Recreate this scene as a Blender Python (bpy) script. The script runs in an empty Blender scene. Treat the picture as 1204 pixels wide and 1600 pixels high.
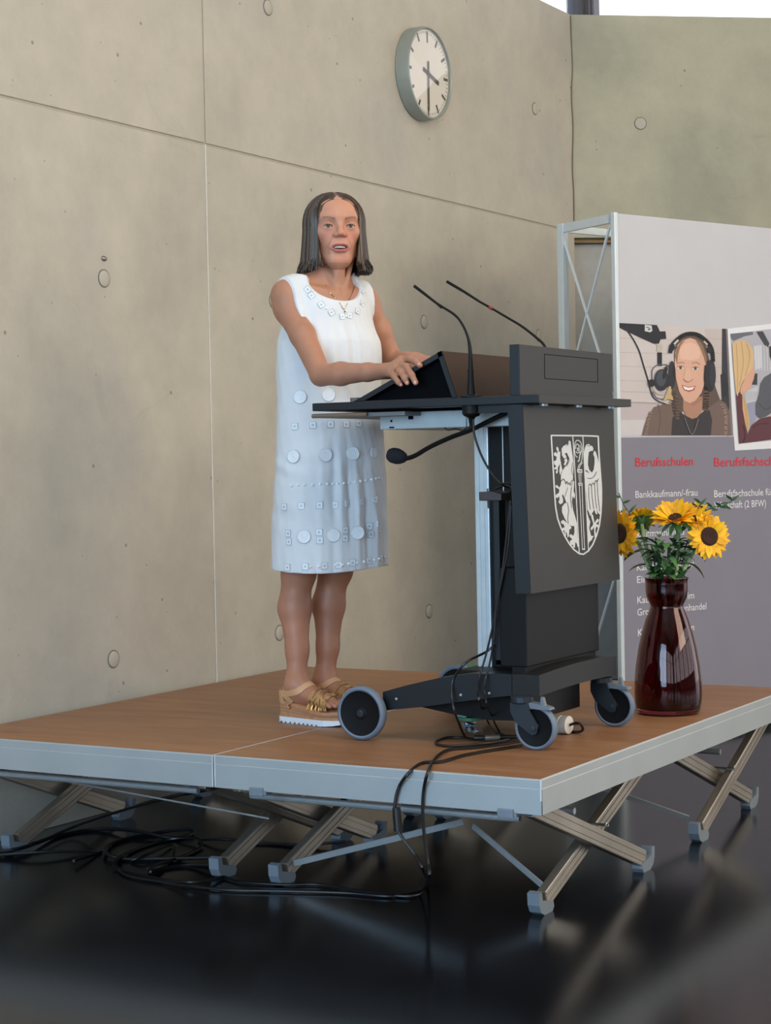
import bpy, bmesh, math, random
import numpy as np
from mathutils import Vector, Matrix
from mathutils.geometry import tessellate_polygon
from mathutils.bvhtree import BVHTree
random.seed(7); np.random.seed(7)
SC = bpy.context.scene
COL = SC.collection

# ------------------------------------------------------------------ camera
CAM = np.array([1.998008, -4.190809, 1.196481]); YAW, PIT, ROL, FPX = .525948, .0258449, -.0193811, 2901.07
FW = np.array([-math.sin(YAW)*math.cos(PIT), math.cos(YAW)*math.cos(PIT), -math.sin(PIT)])
_r0 = np.array([math.cos(YAW), math.sin(YAW), 0.]); _u0 = np.cross(_r0, FW)
RT = math.cos(ROL)*_r0 + math.sin(ROL)*_u0; UP = np.cross(RT, FW)
cd = bpy.data.cameras.new('camera'); co = bpy.data.objects.new('camera', cd); COL.objects.link(co)
co.matrix_world = Matrix(((RT[0], UP[0], -FW[0], CAM[0]), (RT[1], UP[1], -FW[1], CAM[1]), (RT[2], UP[2], -FW[2], CAM[2]), (0, 0, 0, 1)))
cd.sensor_fit = 'HORIZONTAL'; cd.sensor_width = 36; cd.lens = FPX/1204*36; cd.clip_start = .05; cd.clip_end = 100
SC.camera = co

# ------------------------------------------------------------------ light and exposure
vs = SC.view_settings; vs.view_transform = 'Standard'; vs.look = 'None'; vs.gamma = 1; vs.use_curve_mapping = False; vs.exposure = 0.14
w = bpy.data.worlds.new('overcast_sky'); SC.world = w; w.use_nodes = True
bg = w.node_tree.nodes['Background']; bg.inputs[0].default_value = (.92, .95, 1, 1); bg.inputs[1].default_value = 2.0
def area(name, loc, target, sx, sy, power, color):
    l = bpy.data.lights.new(name, 'AREA'); l.shape = 'RECTANGLE'; l.size = sx; l.size_y = sy; l.energy = power; l.color = color
    o = bpy.data.objects.new(name, l); COL.objects.link(o); o.location = loc
    o.rotation_euler = (Vector(target)-Vector(loc)).to_track_quat('-Z', 'Y').to_euler(); return o
area('window_daylight_front', (-.4, -6.8, 1.9), (-1.0, 1, .8), 5.0, 3.0, 330, (.42, .70, 1))
area('warm_lamp_light_right', (6.4, 1.2, 3.6), (-1.2, 1.6, 1.6), 4.0, 2.6, 200, (1, .80, .57))  # unseen warm lamp light from the right, no fixture modelled
area('skylight_high', (1.6, -.8, 5.3), (-1.2, 2.6, 2.2), 3.0, 3.0, 150, (1, .91, .78))

# ------------------------------------------------------------------ pixel helpers (reference frame 1204x1600)
def ray(px): return FW + RT*(px[0]-602)/FPX - UP*(px[1]-800)/FPX
def _ax(px, i, v): d = ray(px); return CAM + d*(v-CAM[i])/d[i]
def ux(px, x): return _ax(px, 0, x)
def uy(px, y): return _ax(px, 1, y)
def uz(px, z): return _ax(px, 2, z)
def ud(px, pt): return CAM + ray(px)*float((np.array(pt, float)-CAM) @ FW)
def upl(px, P, n): d = ray(px); n = np.array(n, float); return CAM + d*float((np.array(P, float)-CAM) @ n)/float(d @ n)

# ------------------------------------------------------------------ materials
def lin(c): return tuple(((v/255)/12.92 if v/255 <= .04045 else ((v/255+.055)/1.055)**2.4) for v in c)
MATS = {}
def mat(name, rgb=(128, 128, 128), rough=.5, metal=0, var=.06, scale=20, bump=0, bscale=60, stretch=(1, 1, 1), spec=.5, attr=None, coat=0, sss=0):
    if name in MATS: return MATS[name]
    m = bpy.data.materials.new(name); m.use_nodes = True; nt = m.node_tree; N = nt.nodes; L = nt.links
    b = N['Principled BSDF']; b.inputs['Roughness'].default_value = rough; b.inputs['Metallic'].default_value = metal
    b.inputs['Specular IOR Level'].default_value = spec; b.inputs['Coat Weight'].default_value = coat
    tc = N.new('ShaderNodeTexCoord'); mp = N.new('ShaderNodeMapping'); mp.inputs['Scale'].default_value = stretch
    L.new(tc.outputs['Object'], mp.inputs[0])
    nz = N.new('ShaderNodeTexNoise'); nz.inputs['Scale'].default_value = scale; nz.inputs['Detail'].default_value = 5; L.new(mp.outputs[0], nz.inputs[0])
    mr = N.new('ShaderNodeMapRange'); mr.inputs[1].default_value = .3; mr.inputs[2].default_value = .7
    mr.inputs[3].default_value = 1-var; mr.inputs[4].default_value = 1+var; L.new(nz.outputs[0], mr.inputs[0])
    mx = N.new('ShaderNodeMix'); mx.data_type = 'RGBA'; mx.blend_type = 'MULTIPLY'; mx.inputs[0].default_value = 1
    if attr:
        a = N.new('ShaderNodeAttribute'); a.attribute_name = attr; L.new(a.outputs['Color'], mx.inputs[6])
    else: mx.inputs[6].default_value = (*lin(rgb), 1)
    L.new(mr.outputs[0], mx.inputs[7]); L.new(mx.outputs[2], b.inputs['Base Color'])
    if bump:
        n2 = N.new('ShaderNodeTexNoise'); n2.inputs['Scale'].default_value = bscale; n2.inputs['Detail'].default_value = 4; L.new(mp.outputs[0], n2.inputs[0])
        bp = N.new('ShaderNodeBump'); bp.inputs['Strength'].default_value = bump; bp.inputs['Distance'].default_value = .004
        L.new(n2.outputs[0], bp.inputs['Height']); L.new(bp.outputs[0], b.inputs['Normal'])
    if sss:
        b.inputs['Subsurface Weight'].default_value = sss; b.inputs['Subsurface Radius'].default_value = (.02, .008, .004); b.inputs['Subsurface Scale'].default_value = .3
    MATS[name] = m; return m

def concrete(name, c1, c2, c3):
    m = bpy.data.materials.new(name); m.use_nodes = True; nt = m.node_tree; N = nt.nodes; L = nt.links
    b = N['Principled BSDF']; b.inputs['Roughness'].default_value = .62; b.inputs['Specular IOR Level'].default_value = .3
    tc = N.new('ShaderNodeTexCoord')
    def noise(s, d=6, r=.6, dist=0):
        n = N.new('ShaderNodeTexNoise'); n.inputs['Scale'].default_value = s; n.inputs['Detail'].default_value = d; n.inputs['Roughness'].default_value = r
        n.inputs['Distortion'].default_value = dist; L.new(tc.outputs['Object'], n.inputs[0]); return n
    def ramp(src, stops):
        r = N.new('ShaderNodeValToRGB'); e = r.color_ramp.elements
        e[0].position, e[0].color = stops[0][0], (*stops[0][1], 1); e[1].position, e[1].color = stops[-1][0], (*stops[-1][1], 1)
        for p, c in stops[1:-1]: k = e.new(p); k.color = (*c, 1)
        L.new(src, r.inputs[0]); return r
    def mul(a, bb, f=1.0, mode='MULTIPLY'):
        x = N.new('ShaderNodeMix'); x.data_type = 'RGBA'; x.blend_type = mode
        if isinstance(f, float): x.inputs[0].default_value = f
        else: L.new(f, x.inputs[0])
        L.new(a, x.inputs[6]); L.new(bb, x.inputs[7]); return x.outputs[2]
    n1 = noise(.9, 7, .55, .4); base = ramp(n1.outputs[0], [(.35, lin(c1)), (.52, lin(c2)), (.68, lin(c3))])
    n2 = noise(6, 8, .7); r2 = ramp(n2.outputs[0], [(.3, (.9, .9, .9)), (.7, (1.05, 1.05, 1.04))])
    col = mul(base.outputs[0], r2.outputs[0])
    n3 = noise(2.2, 9, .75, 1.2); r3 = ramp(n3.outputs[0], [(.60, (1, 1, 1)), (.75, (.86, .87, .88))]); col = mul(col, r3.outputs[0])
    # sparse bug holes: voronoi cells, only a few random ones are holes
    def pits(scale, rad, keep):
        v = N.new('ShaderNodeTexVoronoi'); v.inputs['Scale'].default_value = scale; v.inputs['Randomness'].default_value = 1; L.new(tc.outputs['Object'], v.inputs[0])
        lt = N.new('ShaderNodeMath'); lt.operation = 'LESS_THAN'; lt.inputs[1].default_value = rad; L.new(v.outputs['Distance'], lt.inputs[0])
        sp = N.new('ShaderNodeSeparateColor'); L.new(v.outputs['Color'], sp.inputs[0])
        l2 = N.new('ShaderNodeMath'); l2.operation = 'LESS_THAN'; l2.inputs[1].default_value = keep; L.new(sp.outputs[0], l2.inputs[0])
        mu = N.new('ShaderNodeMath'); mu.operation = 'MULTIPLY'; L.new(lt.outputs[0], mu.inputs[0]); L.new(l2.outputs[0], mu.inputs[1]); return mu.outputs[0]
    p1, p2 = pits(8, .055, .22), pits(19, .09, .10)
    mxx = N.new('ShaderNodeMath'); mxx.operation = 'MAXIMUM'; L.new(p1, mxx.inputs[0]); L.new(p2, mxx.inputs[1])
    dk = N.new('ShaderNodeRGB'); dk.outputs[0].default_value = (.58, .56, .52, 1)
    col = mul(col, dk.outputs[0], mxx.outputs[0])
    L.new(col, b.inputs['Base Color'])
    n4 = noise(40, 4); ad = N.new('ShaderNodeMath'); ad.operation = 'SUBTRACT'; L.new(n4.outputs[0], ad.inputs[0]); L.new(mxx.outputs[0], ad.inputs[1])
    bp = N.new('ShaderNodeBump'); bp.inputs['Strength'].default_value = .25; bp.inputs['Distance'].default_value = .004
    L.new(ad.outputs[0], bp.inputs['Height']); L.new(bp.outputs[0], b.inputs['Normal'])
    return m

def thin_glass(name, tint=(1, 1, 1), refl=1.0):
    m = bpy.data.materials.new(name); m.use_nodes = True; nt = m.node_tree; N = nt.nodes; L = nt.links; N.remove(N['Principled BSDF'])
    t = N.new('ShaderNodeBsdfTransparent'); t.inputs[0].default_value = (*tint, 1); g = N.new('ShaderNodeBsdfGlossy'); g.inputs['Roughness'].default_value = .02
    lw = N.new('ShaderNodeLayerWeight'); lw.inputs[0].default_value = .5; pw = N.new('ShaderNodeMath'); pw.operation = 'POWER'; pw.inputs[1].default_value = 4; L.new(lw.outputs['Facing'], pw.inputs[0]); f = N.new('ShaderNodeMath'); f.operation = 'MULTIPLY_ADD'; f.inputs[1].default_value = .9; f.inputs[2].default_value = .05; L.new(pw.outputs[0], f.inputs[0]); mx = N.new('ShaderNodeMixShader')
    L.new(f.outputs[0], mx.inputs[0]); L.new(t.outputs[0], mx.inputs[1]); L.new(g.outputs[0], mx.inputs[2])
    L.new(mx.outputs[0], N['Material Output'].inputs[0]); return m

# ------------------------------------------------------------------ mesh builder
class MB:
    def __init__(s): s.v = []; s.f = []; s.m = []; s.c = []
    def add(s, vs, fs, mi=0, col=None):
        o = len(s.v); s.v += [tuple(map(float, v)) for v in vs]; s.f += [tuple(i+o for i in f) for f in fs]; s.m += [mi]*len(fs); s.c += [col]*len(fs); return s
    def box(s, a, b, mi=0, M=None, ch=0):
        x0, y0, z0 = a; x1, y1, z1 = b
        x0, x1 = min(x0, x1), max(x0, x1); y0, y1 = min(y0, y1), max(y0, y1); z0, z1 = min(z0, z1), max(z0, z1)
        if ch:
            bm = bmesh.new(); vs = [bm.verts.new(p) for p in [(x, y, z) for z in (z0, z1) for x, y in ((x0, y0), (x1, y0), (x1, y1), (x0, y1))]]
            for f in ((3, 2, 1, 0), (4, 5, 6, 7), (0, 1, 5, 4), (1, 2, 6, 5), (2, 3, 7, 6), (3, 0, 4, 7)): bm.faces.new([vs[i] for i in f])
            bmesh.ops.bevel(bm, geom=bm.edges[:], offset=ch, segments=2, affect='EDGES', profile=.5)
            bm.verts.index_update(); V = [v.co.copy() for v in bm.verts]; F = [[v.index for v in f.verts] for f in bm.faces]; bm.free()
        else:
            V = [Vector((x, y, z)) for z in (z0, z1) for x, y in ((x0, y0), (x1, y0), (x1, y1), (x0, y1))]
            F = [(3, 2, 1, 0), (4, 5, 6, 7), (0, 1, 5, 4), (1, 2, 6, 5), (2, 3, 7, 6), (3, 0, 4, 7)]
        if M is not None: V = [M @ v for v in V]
        return s.add(V, F, mi)
    def bar(s, A, B, w_, h_, up=(0, 0, 1), mi=0, ch=0):   # beam from A to B, w sideways, h along up
        A = Vector(A); B = Vector(B); d = (B-A); n = d.length; d.normalize(); side = d.cross(Vector(up)).normalized(); u = side.cross(d)
        M = Matrix(((d.x, side.x, u.x, A.x), (d.y, side.y, u.y, A.y), (d.z, side.z, u.z, A.z), (0, 0, 0, 1)))
        return s.box((0, -w_/2, -h_/2), (n, w_/2, h_/2), mi, M, ch)
    def prism(s, poly, axis, a, b, mi=0):                 # poly 2D in the other two axes (order kept)
        n = len(poly)
        def mk(p, t): q = list(p); q.insert(axis, t); return q
        V = [mk(p, a) for p in poly]+[mk(p, b) for p in poly]
        F = [tuple(range(n))[::-1], tuple(range(n, 2*n))]+[(i, (i+1) % n, n+(i+1) % n, n+i) for i in range(n)]
        return s.add(V, F, mi)
    def tube(s, pts, r, n=8, mi=0, smooth=0, caps=True, closed=False):
        P = [Vector(p) for p in pts]
        if smooth: P = catmull(P, smooth)
        R = r if isinstance(r, (list, tuple)) else [r]*len(P)
        if len(R) != len(P): R = [R[min(len(R)-1, int(round(i*(len(R)-1)/(len(P)-1))))] if len(R) < 3 else float(np.interp(i/(len(P)-1), np.linspace(0, 1, len(R)), R)) for i in range(len(P))]
        V = []; F = []; u = None
        for i, p in enumerate(P):
            a = P[i-1] if (i or closed) else P[0]; b = P[(i+1) % len(P)] if (i < len(P)-1 or closed) else P[-1]
            t = (b-a); t = t.normalized() if t.length > 1e-9 else Vector((0, 0, 1))
            if u is None: u = t.cross(Vector((0, 0, 1)) if abs(t.z) < .9 else Vector((1, 0, 0))).normalized()
            u = (u-t*u.dot(t)).normalized(); w_ = t.cross(u)
            V += [p+(u*math.cos(2*math.pi*k/n)+w_*math.sin(2*math.pi*k/n))*R[i] for k in range(n)]
        m = len(P); rng = m if closed else m-1
        for i in range(rng):
            j = (i+1) % m
            for k in range(n): F.append((i*n+k, i*n+(k+1) % n, j*n+(k+1) % n, j*n+k))
        if caps and not closed: F.append(tuple(range(n))[::-1]); F.append(tuple(range((m-1)*n, m*n)))
        return s.add(V, F, mi)
    def lathe(s, prof, c=(0, 0, 0), ax=(0, 0, 1), n=32, mi=0, cap=True):  # prof [(r,h)]
        ax = Vector(ax).normalized(); u = ax.cross(Vector((0, 0, 1)) if abs(ax.z) < .9 else Vector((1, 0, 0))).normalized(); w_ = ax.cross(u); c = Vector(c)
        V = []; F = []
        for r, h in prof: V += [c+ax*h+(u*math.cos(2*math.pi*k/n)+w_*math.sin(2*math.pi*k/n))*r for k in range(n)]
        for i in range(len(prof)-1):
            for k in range(n): F.append((i*n+k, i*n+(k+1) % n, (i+1)*n+(k+1) % n, (i+1)*n+k))
        if cap: F.append(tuple(range(n))[::-1]); F.append(tuple(range((len(prof)-1)*n, len(prof)*n)))
        return s.add(V, F, mi)
    def ball(s, c, r, n=12, mi=0):
        r = r if isinstance(r, (tuple, list)) else (r, r, r); c = Vector(c)
        V = []; F = []; m = n//2
        for i in range(m+1):
            th = math.pi*i/m
            V += [c+Vector((r[0]*math.sin(th)*math.cos(2*math.pi*k/n), r[1]*math.sin(th)*math.sin(2*math.pi*k/n), r[2]*math.cos(th))) for k in range(n)]
        for i in range(m):
            for k in range(n): F.append((i*n+k, (i+1)*n+k, (i+1)*n+(k+1) % n, i*n+(k+1) % n))
        return s.add(V, F, mi)
def catmull(P, k):
    out = []; n = len(P)
    for i in range(n-1):
        a = P[max(i-1, 0)]; b = P[i]; c = P[i+1]; d = P[min(i+2, n-1)]
        for j in range(k):
            t = j/k; out.append(.5*((2*b)+(c-a)*t+(2*a-5*b+4*c-d)*t*t+(3*b-a-3*c+d)*t**3))
    out.append(P[-1]); return out

def build(name, mb, mats, parent=None, smooth=False, label=None):
    me = bpy.data.meshes.new(name); me.from_pydata(mb.v, [], mb.f); me.validate(clean_customdata=False)
    for m in (mats if isinstance(mats, (list, tuple)) else [mats]): me.materials.append(m)
    if len(me.polygons) == len(mb.m): me.polygons.foreach_set('material_index', mb.m)
    if any(c is not None for c in mb.c):
        at = me.color_attributes.new('Col', 'FLOAT_COLOR', 'CORNER'); d = []
        for p, c in zip(me.polygons, mb.c): d += [*(c or (1, 1, 1)), 1]*len(p.vertices)
        at.data.foreach_set('color', d)
    me.update()
    bm = bmesh.new(); bm.from_mesh(me)
    bmesh.ops.remove_doubles(bm, verts=bm.verts[:], dist=1e-6)
    if not any(c is not None for c in mb.c): bmesh.ops.recalc_face_normals(bm, faces=bm.faces[:])
    bm.to_mesh(me); bm.free()
    if smooth:
        me.polygons.foreach_set('use_smooth', [True]*len(me.polygons)); me.set_sharp_from_angle(angle=math.radians(smooth if smooth is not True else 40))
    o = bpy.data.objects.new(name, me); COL.objects.link(o); attach(o, parent)
    if label: o['label'] = label
    return o
def attach(o, parent):
    if parent:
        o.parent = parent; o.matrix_parent_inverse = Matrix.Translation(wloc(parent)).inverted()
def wloc(o):
    return o.location.copy()   # parents are unrotated; meshes carry world coordinates
def thing(name, loc, label, cat, group=None):
    o = bpy.data.objects.new(name, None); COL.objects.link(o); o.location = loc; o.empty_display_size = .05
    o['label'] = label; o['category'] = cat
    if group: o['group'] = group
    return o
def tag(o, label, cat, group=None):
    o['label'] = label; o['category'] = cat
    if group: o['group'] = group
    return o
def struct(o): o['kind'] = 'structure'; return o

# ================================================================== SETTING
WX = -2.0968; CY = 4.93; TOPZ = 3.567; JZ = 2.4134; JY = 1.5663
conc_w = concrete('concrete_warm', (176, 170, 158), (188, 181, 167), (180, 175, 165))
conc_b = concrete('concrete_green', (160, 158, 140), (176, 172, 150), (168, 166, 148))
m_floor = mat('polished_black_floor', (14, 16, 21), .17, 0, .25, 3, .02, 6, spec=.40)
m_joint = mat('joint_grey', (168, 162, 146), .8); m_gap_shade = mat('gap_shade', (118, 114, 102), .9)  # second colour: shade of the gap round tie-hole plugs, painted on a ring
m_glass = thin_glass('window_glass')
m_alu_w = mat('white_aluminium', (205, 214, 216), .35, .3, .03)

struct(build('floor', MB().box((-6, -11, -.1), (10, 11, 0)), m_floor))
wl = struct(build('wall_left', MB().box((WX-.30, -9, 0), (WX-.005, CY, TOPZ-.01)), m_joint))
ys = [-9, -5.16, -1.798, JY, CY]
for i in range(4):
    for z0, z1 in ((0, JZ), (JZ, TOPZ)):
        g = .005
        build('concrete_panel', MB().box((WX-.02, ys[i]+(g if i else 0), z0+(g if z0 else 0)), (WX, ys[i+1]-(g if i < 3 else .004), z1-(g if z1 == JZ else 0)), ch=.003), conc_w, wl)
build('joint_strip', MB().box((WX-.005, JY-.0025, .0), (WX-.0005, JY+.0025, JZ)), mat('bright_joint_strip', (225, 224, 215), .4), wl, label='thin bright sealing strip in the vertical panel joint')
def plug(c, n, parent, r=.029):
    c = Vector(c); n = Vector(n)
    mb = MB().lathe([(r+.0035, 0), (r+.0035, .0012), (r-.001, .0012)], c, n, 28, 0, False).lathe([(r-.001, .0), (r-.001, .003), (r-.004, .0045), (0.0005, .0045)], c, n, 28, 1, False)
    return build('tie_hole_plug', mb, [m_gap_shade, conc_w], parent, 30)
for y, z in ((.94, 1.862), (2.01, 3.016), (4.461, 2.996), (2.007, 1.855), (3.246, 1.841), (.944, .531), (3.243, .519), (.94, 3.0), (3.25, 3.02), (4.46, 1.84), (2.0, .53)):
    if (y, z) != (3.25, 3.02): plug((WX, y, z), (1, 0, 0), wl)
mb = MB(); c = ux((162, 404), WX)
mb.ball((c[0], c[1], c[2]), (.008, .016, .010), 12); build('wall_fixing', mb, mat('zinc', (140, 138, 130), .4, .7), wl, True)

bd = np.array([.7838, .6210, 0]); bn = np.array([.6210, -.7838, 0])    # back wall runs away to the right
C0 = np.array([WX, CY, 0])
def bw(t, d, z): return Vector(C0+bd*t+bn*d+np.array([0, 0, z]))
def bbox(mb, t0, t1, d0, d1, z0, z1, mi=0, ch=0):
    M = Matrix(((bd[0], bn[0], 0, C0[0]), (bd[1], bn[1], 0, C0[1]), (0, 0, 1, 0), (0, 0, 0, 1)))
    return mb.box((t0, d0, z0), (t1, d1, z1), mi, M, ch)
DW = 1.12; DZ = 2.385
wb = MB(); bbox(wb, 0, 7.5, -.30, 0, DZ, TOPZ); bbox(wb, DW, 7.5, -.30, 0, 0, DZ); wb = struct(build('wall_back', wb, conc_b))
build('corner_joint', MB().tube([ux((x_, y_), WX+.004) for x_, y_ in ((891, 24), (893, 80), (894, 110), (892.5, 150), (895, 200), (894, 260), (896, 300), (896.5, 345))], .003, 5, smooth=3), mat('corner_shadow_gap', (112, 104, 90), .9), wb, label='dark ragged joint in the corner of the walls')
_pc = upl((1000, 193), C0, bn); plug(_pc+bn*.0, bn, wb, .031)
dr = MB(); bbox(dr, .0, DW, -.16, -.12, 0, DZ-.02, ch=.003); dr = struct(build('door_1', dr, mat('grey_door', (140, 142, 140), .35, .1)))
fr = MB(); bbox(fr, 0, DW, -.20, -.06, DZ-.020, DZ-.002); build('door_lintel', fr, mat('brass_lintel', (116, 94, 62), .4, .5), dr, label='brownish brass coloured strip at the head of the door')
hn = MB(); a = bw(.98, -.12, 1.05); b_ = bw(.98, -.06, 1.05); hn.tube([a, b_, bw(.86, -.06, 1.05)], .010, 8); build('door_handle', hn, m_alu_w, dr, True)

# clerestory glazing above both walls, steel column in the corner outside, ceiling
w1 = MB(); w1.box((WX-.20, -9, TOPZ-.01), (WX-.12, CY+.05, TOPZ+.03)); bbox(w1, 0, 7.5, -.20, -.12, TOPZ-.001, TOPZ+.03)
w1 = struct(build('window_1', w1, mat('window_sill_grey', (120, 122, 120), .5)))
g = MB(); g.box((WX-.165, -9, TOPZ+.03), (WX-.155, CY-.12, 5.3)); build('pane', g, m_glass, w1)
g = MB(); bbox(g, .02, 7.5, -.165, -.155, TOPZ+.03, 5.3); build('pane', g, m_glass, w1)
tc_ = upl((899, 8), C0-bn*.75, bn); col = MB().lathe([(.055, 0), (.055, 5.3)], (tc_[0], tc_[1], 0), n=24)
cs = struct(build('trim_1', col, mat('blue_black_steel', (38, 48, 66), .3, .5), smooth=True))
tc_ = upl((921, 8), C0-bn*.75, bn); 
for k in range(4): build('fin', MB().box((tc_[0]-.036+k*.022, tc_[1]-.04, 0), (tc_[0]-.024+k*.022, tc_[1]+.04, 5.3)), mat('blue_black_fins', (40, 40, 60), .4, .3), cs)
ceil = struct(build('ceiling', MB().box((-2.6, -9, 5.3), (9, 9, 5.45)), mat('ceiling_white', (205, 203, 196), .8)))
def hall_wall(name, axis, at, a0, a1, n):
    mb = MB(); H_ = 5.3; zs0, zs1 = .9, 3.9
    def bx(p0, p1, z0, z1, t=.25):
        if axis == 1: mb.box((p0, at-t, z0), (p1, at, z1))
        else: mb.box((at, p0, z0), (at+t, p1, z1))
    bx(a0, a1, 0, zs0); bx(a0, a1, zs1, H_); st = (a1-a0)/n
    for i in range(n+1): bx(a0+st*i-.18, a0+st*i+.18, zs0, zs1) if 0 < i < n else None
    bx(a0, a0+.6, zs0, zs1); bx(a1-.6, a1, zs0, zs1)
    w_ = struct(build(name, mb, mat('hall_wall_grey', (120, 116, 108), .8))); fr_ = mat('window_frame_dark', (60, 62, 66), .5)
    for i in range(n):
        m2 = MB(); c = a0+st*(i+.5)
        for q, t_ in ((c, .05),):
            if axis == 1: m2.box((q-t_/2, at-.14, zs0), (q+t_/2, at-.08, zs1)).box((a0+st*i+.18, at-.14, 2.9), (a0+st*(i+1)-.18, at-.08, 2.96))
            else: m2.box((at+.08, q-t_/2, zs0), (at+.14, q+t_/2, zs1)).box((at+.08, a0+st*i+.18, 2.9), (at+.14, a0+st*(i+1)-.18, 2.96))
        build('window_frame', m2, fr_, w_)
hall_wall('wall_front', 1, -9.0, -2.3, 9.0, 4); hall_wall('wall_right', 0, 9.0, -9.0, 9.0, 6)
for k, (x, y) in enumerate(((1.5, 1.0), (1.5, 3.4), (3.9, 1.0), (3.9, 3.4))):
    build('lamp_housing', MB().lathe([(.13, 5.3), (.13, 5.22), (.12, 5.22)], (x, y, 0), n=24, cap=False), m_alu_w, ceil, True); L_ = bpy.data.objects[-1] if 0 else ceil.children[-1]
    em = bpy.data.materials.get('lamp_disc')
    if not em:
        em = bpy.data.materials.new('lamp_disc'); em.use_nodes = True; e = em.node_tree.nodes['Principled BSDF']; e.inputs['Emission Color'].default_value = (1, .82, .55, 1); e.inputs['Emission Strength'].default_value = 14
    build('lamp_diffuser', MB().lathe([(.118, 5.225), (.001, 5.225)], (x, y, 0), n=24, cap=False), em, L_)

# ================================================================== STAGE
TH = .0909
def wood_mat():
    m = bpy.data.materials.new('stage_plywood'); m.use_nodes = True; nt = m.node_tree; N = nt.nodes; L = nt.links; b = N['Principled BSDF']; b.inputs['Roughness'].default_value = .42; b.inputs['Specular IOR Level'].default_value = .35
    tc = N.new('ShaderNodeTexCoord'); mp = N.new('ShaderNodeMapping'); mp.inputs['Scale'].default_value = (1.2, 9, 1); L.new(tc.outputs['Object'], mp.inputs[0])
    n1 = N.new('ShaderNodeTexNoise'); n1.inputs['Scale'].default_value = 2.2; n1.inputs['Detail'].default_value = 8; n1.inputs['Roughness'].default_value = .62; n1.inputs['Distortion'].default_value = .8; L.new(mp.outputs[0], n1.inputs[0])
    r = N.new('ShaderNodeValToRGB'); e = r.color_ramp.elements; e[0].position = .28; e[0].color = (*lin((130, 88, 58)), 1); e[1].position = .72; e[1].color = (*lin((160, 116, 80)), 1); L.new(n1.outputs[0], r.inputs[0])
    n2 = N.new('ShaderNodeTexNoise'); n2.inputs['Scale'].default_value = 1.6; n2.inputs['Detail'].default_value = 9; n2.inputs['Roughness'].default_value = .7; L.new(tc.outputs['Object'], n2.inputs[0])
    r2 = N.new('ShaderNodeValToRGB'); e = r2.color_ramp.elements; e[0].position = .35; e[0].color = (.85, .87, .92, 1); e[1].position = .6; e[1].color = (1, 1, 1, 1); L.new(n2.outputs[0], r2.inputs[0])
    mp3 = N.new('ShaderNodeMapping'); mp3.inputs['Scale'].default_value = (4, 30, 1); L.new(tc.outputs['Object'], mp3.inputs[0])
    n3 = N.new('ShaderNodeTexNoise'); n3.inputs['Scale'].default_value = 1.0; n3.inputs['Detail'].default_value = 3; L.new(mp3.outputs[0], n3.inputs[0])
    r3 = N.new('ShaderNodeValToRGB'); e = r3.color_ramp.elements; e[0].position = .22; e[0].color = (.55, .5, .45, 1); e[1].position = .31; e[1].color = (1, 1, 1, 1); L.new(n3.outputs[0], r3.inputs[0])
    x = N.new('ShaderNodeMix'); x.data_type = 'RGBA'; x.blend_type = 'MULTIPLY'; x.inputs[0].default_value = 1; L.new(r.outputs[0], x.inputs[6]); L.new(r2.outputs[0], x.inputs[7])
    y = N.new('ShaderNodeMix'); y.data_type = 'RGBA'; y.blend_type = 'MULTIPLY'; y.inputs[0].default_value = 1; L.new(x.outputs[2], y.inputs[6]); L.new(r3.outputs[0], y.inputs[7])
    L.new(y.outputs[2], b.inputs['Base Color'])
    rm = N.new('ShaderNodeMapRange'); rm.inputs[3].default_value = .32; rm.inputs[4].default_value = .55; L.new(n2.outputs[0], rm.inputs[0]); L.new(rm.outputs[0], b.inputs['Roughness'])
    return m
m_ply = wood_mat(); m_frame = mat('anodised_frame', (172, 178, 180), .38, .35, .04, 6); m_leg = mat('worn_aluminium_leg', (170, 160, 146), .34, .75, .16, 5, .05, 30, (1, 1, 1))
m_foot = mat('grey_plastic_foot', (116, 126, 136), .5); m_rod = mat('steel_rod', (176, 180, 182), .35, .4); m_bolt = mat('bolt_steel', (190, 190, 185), .25, .9)
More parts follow.
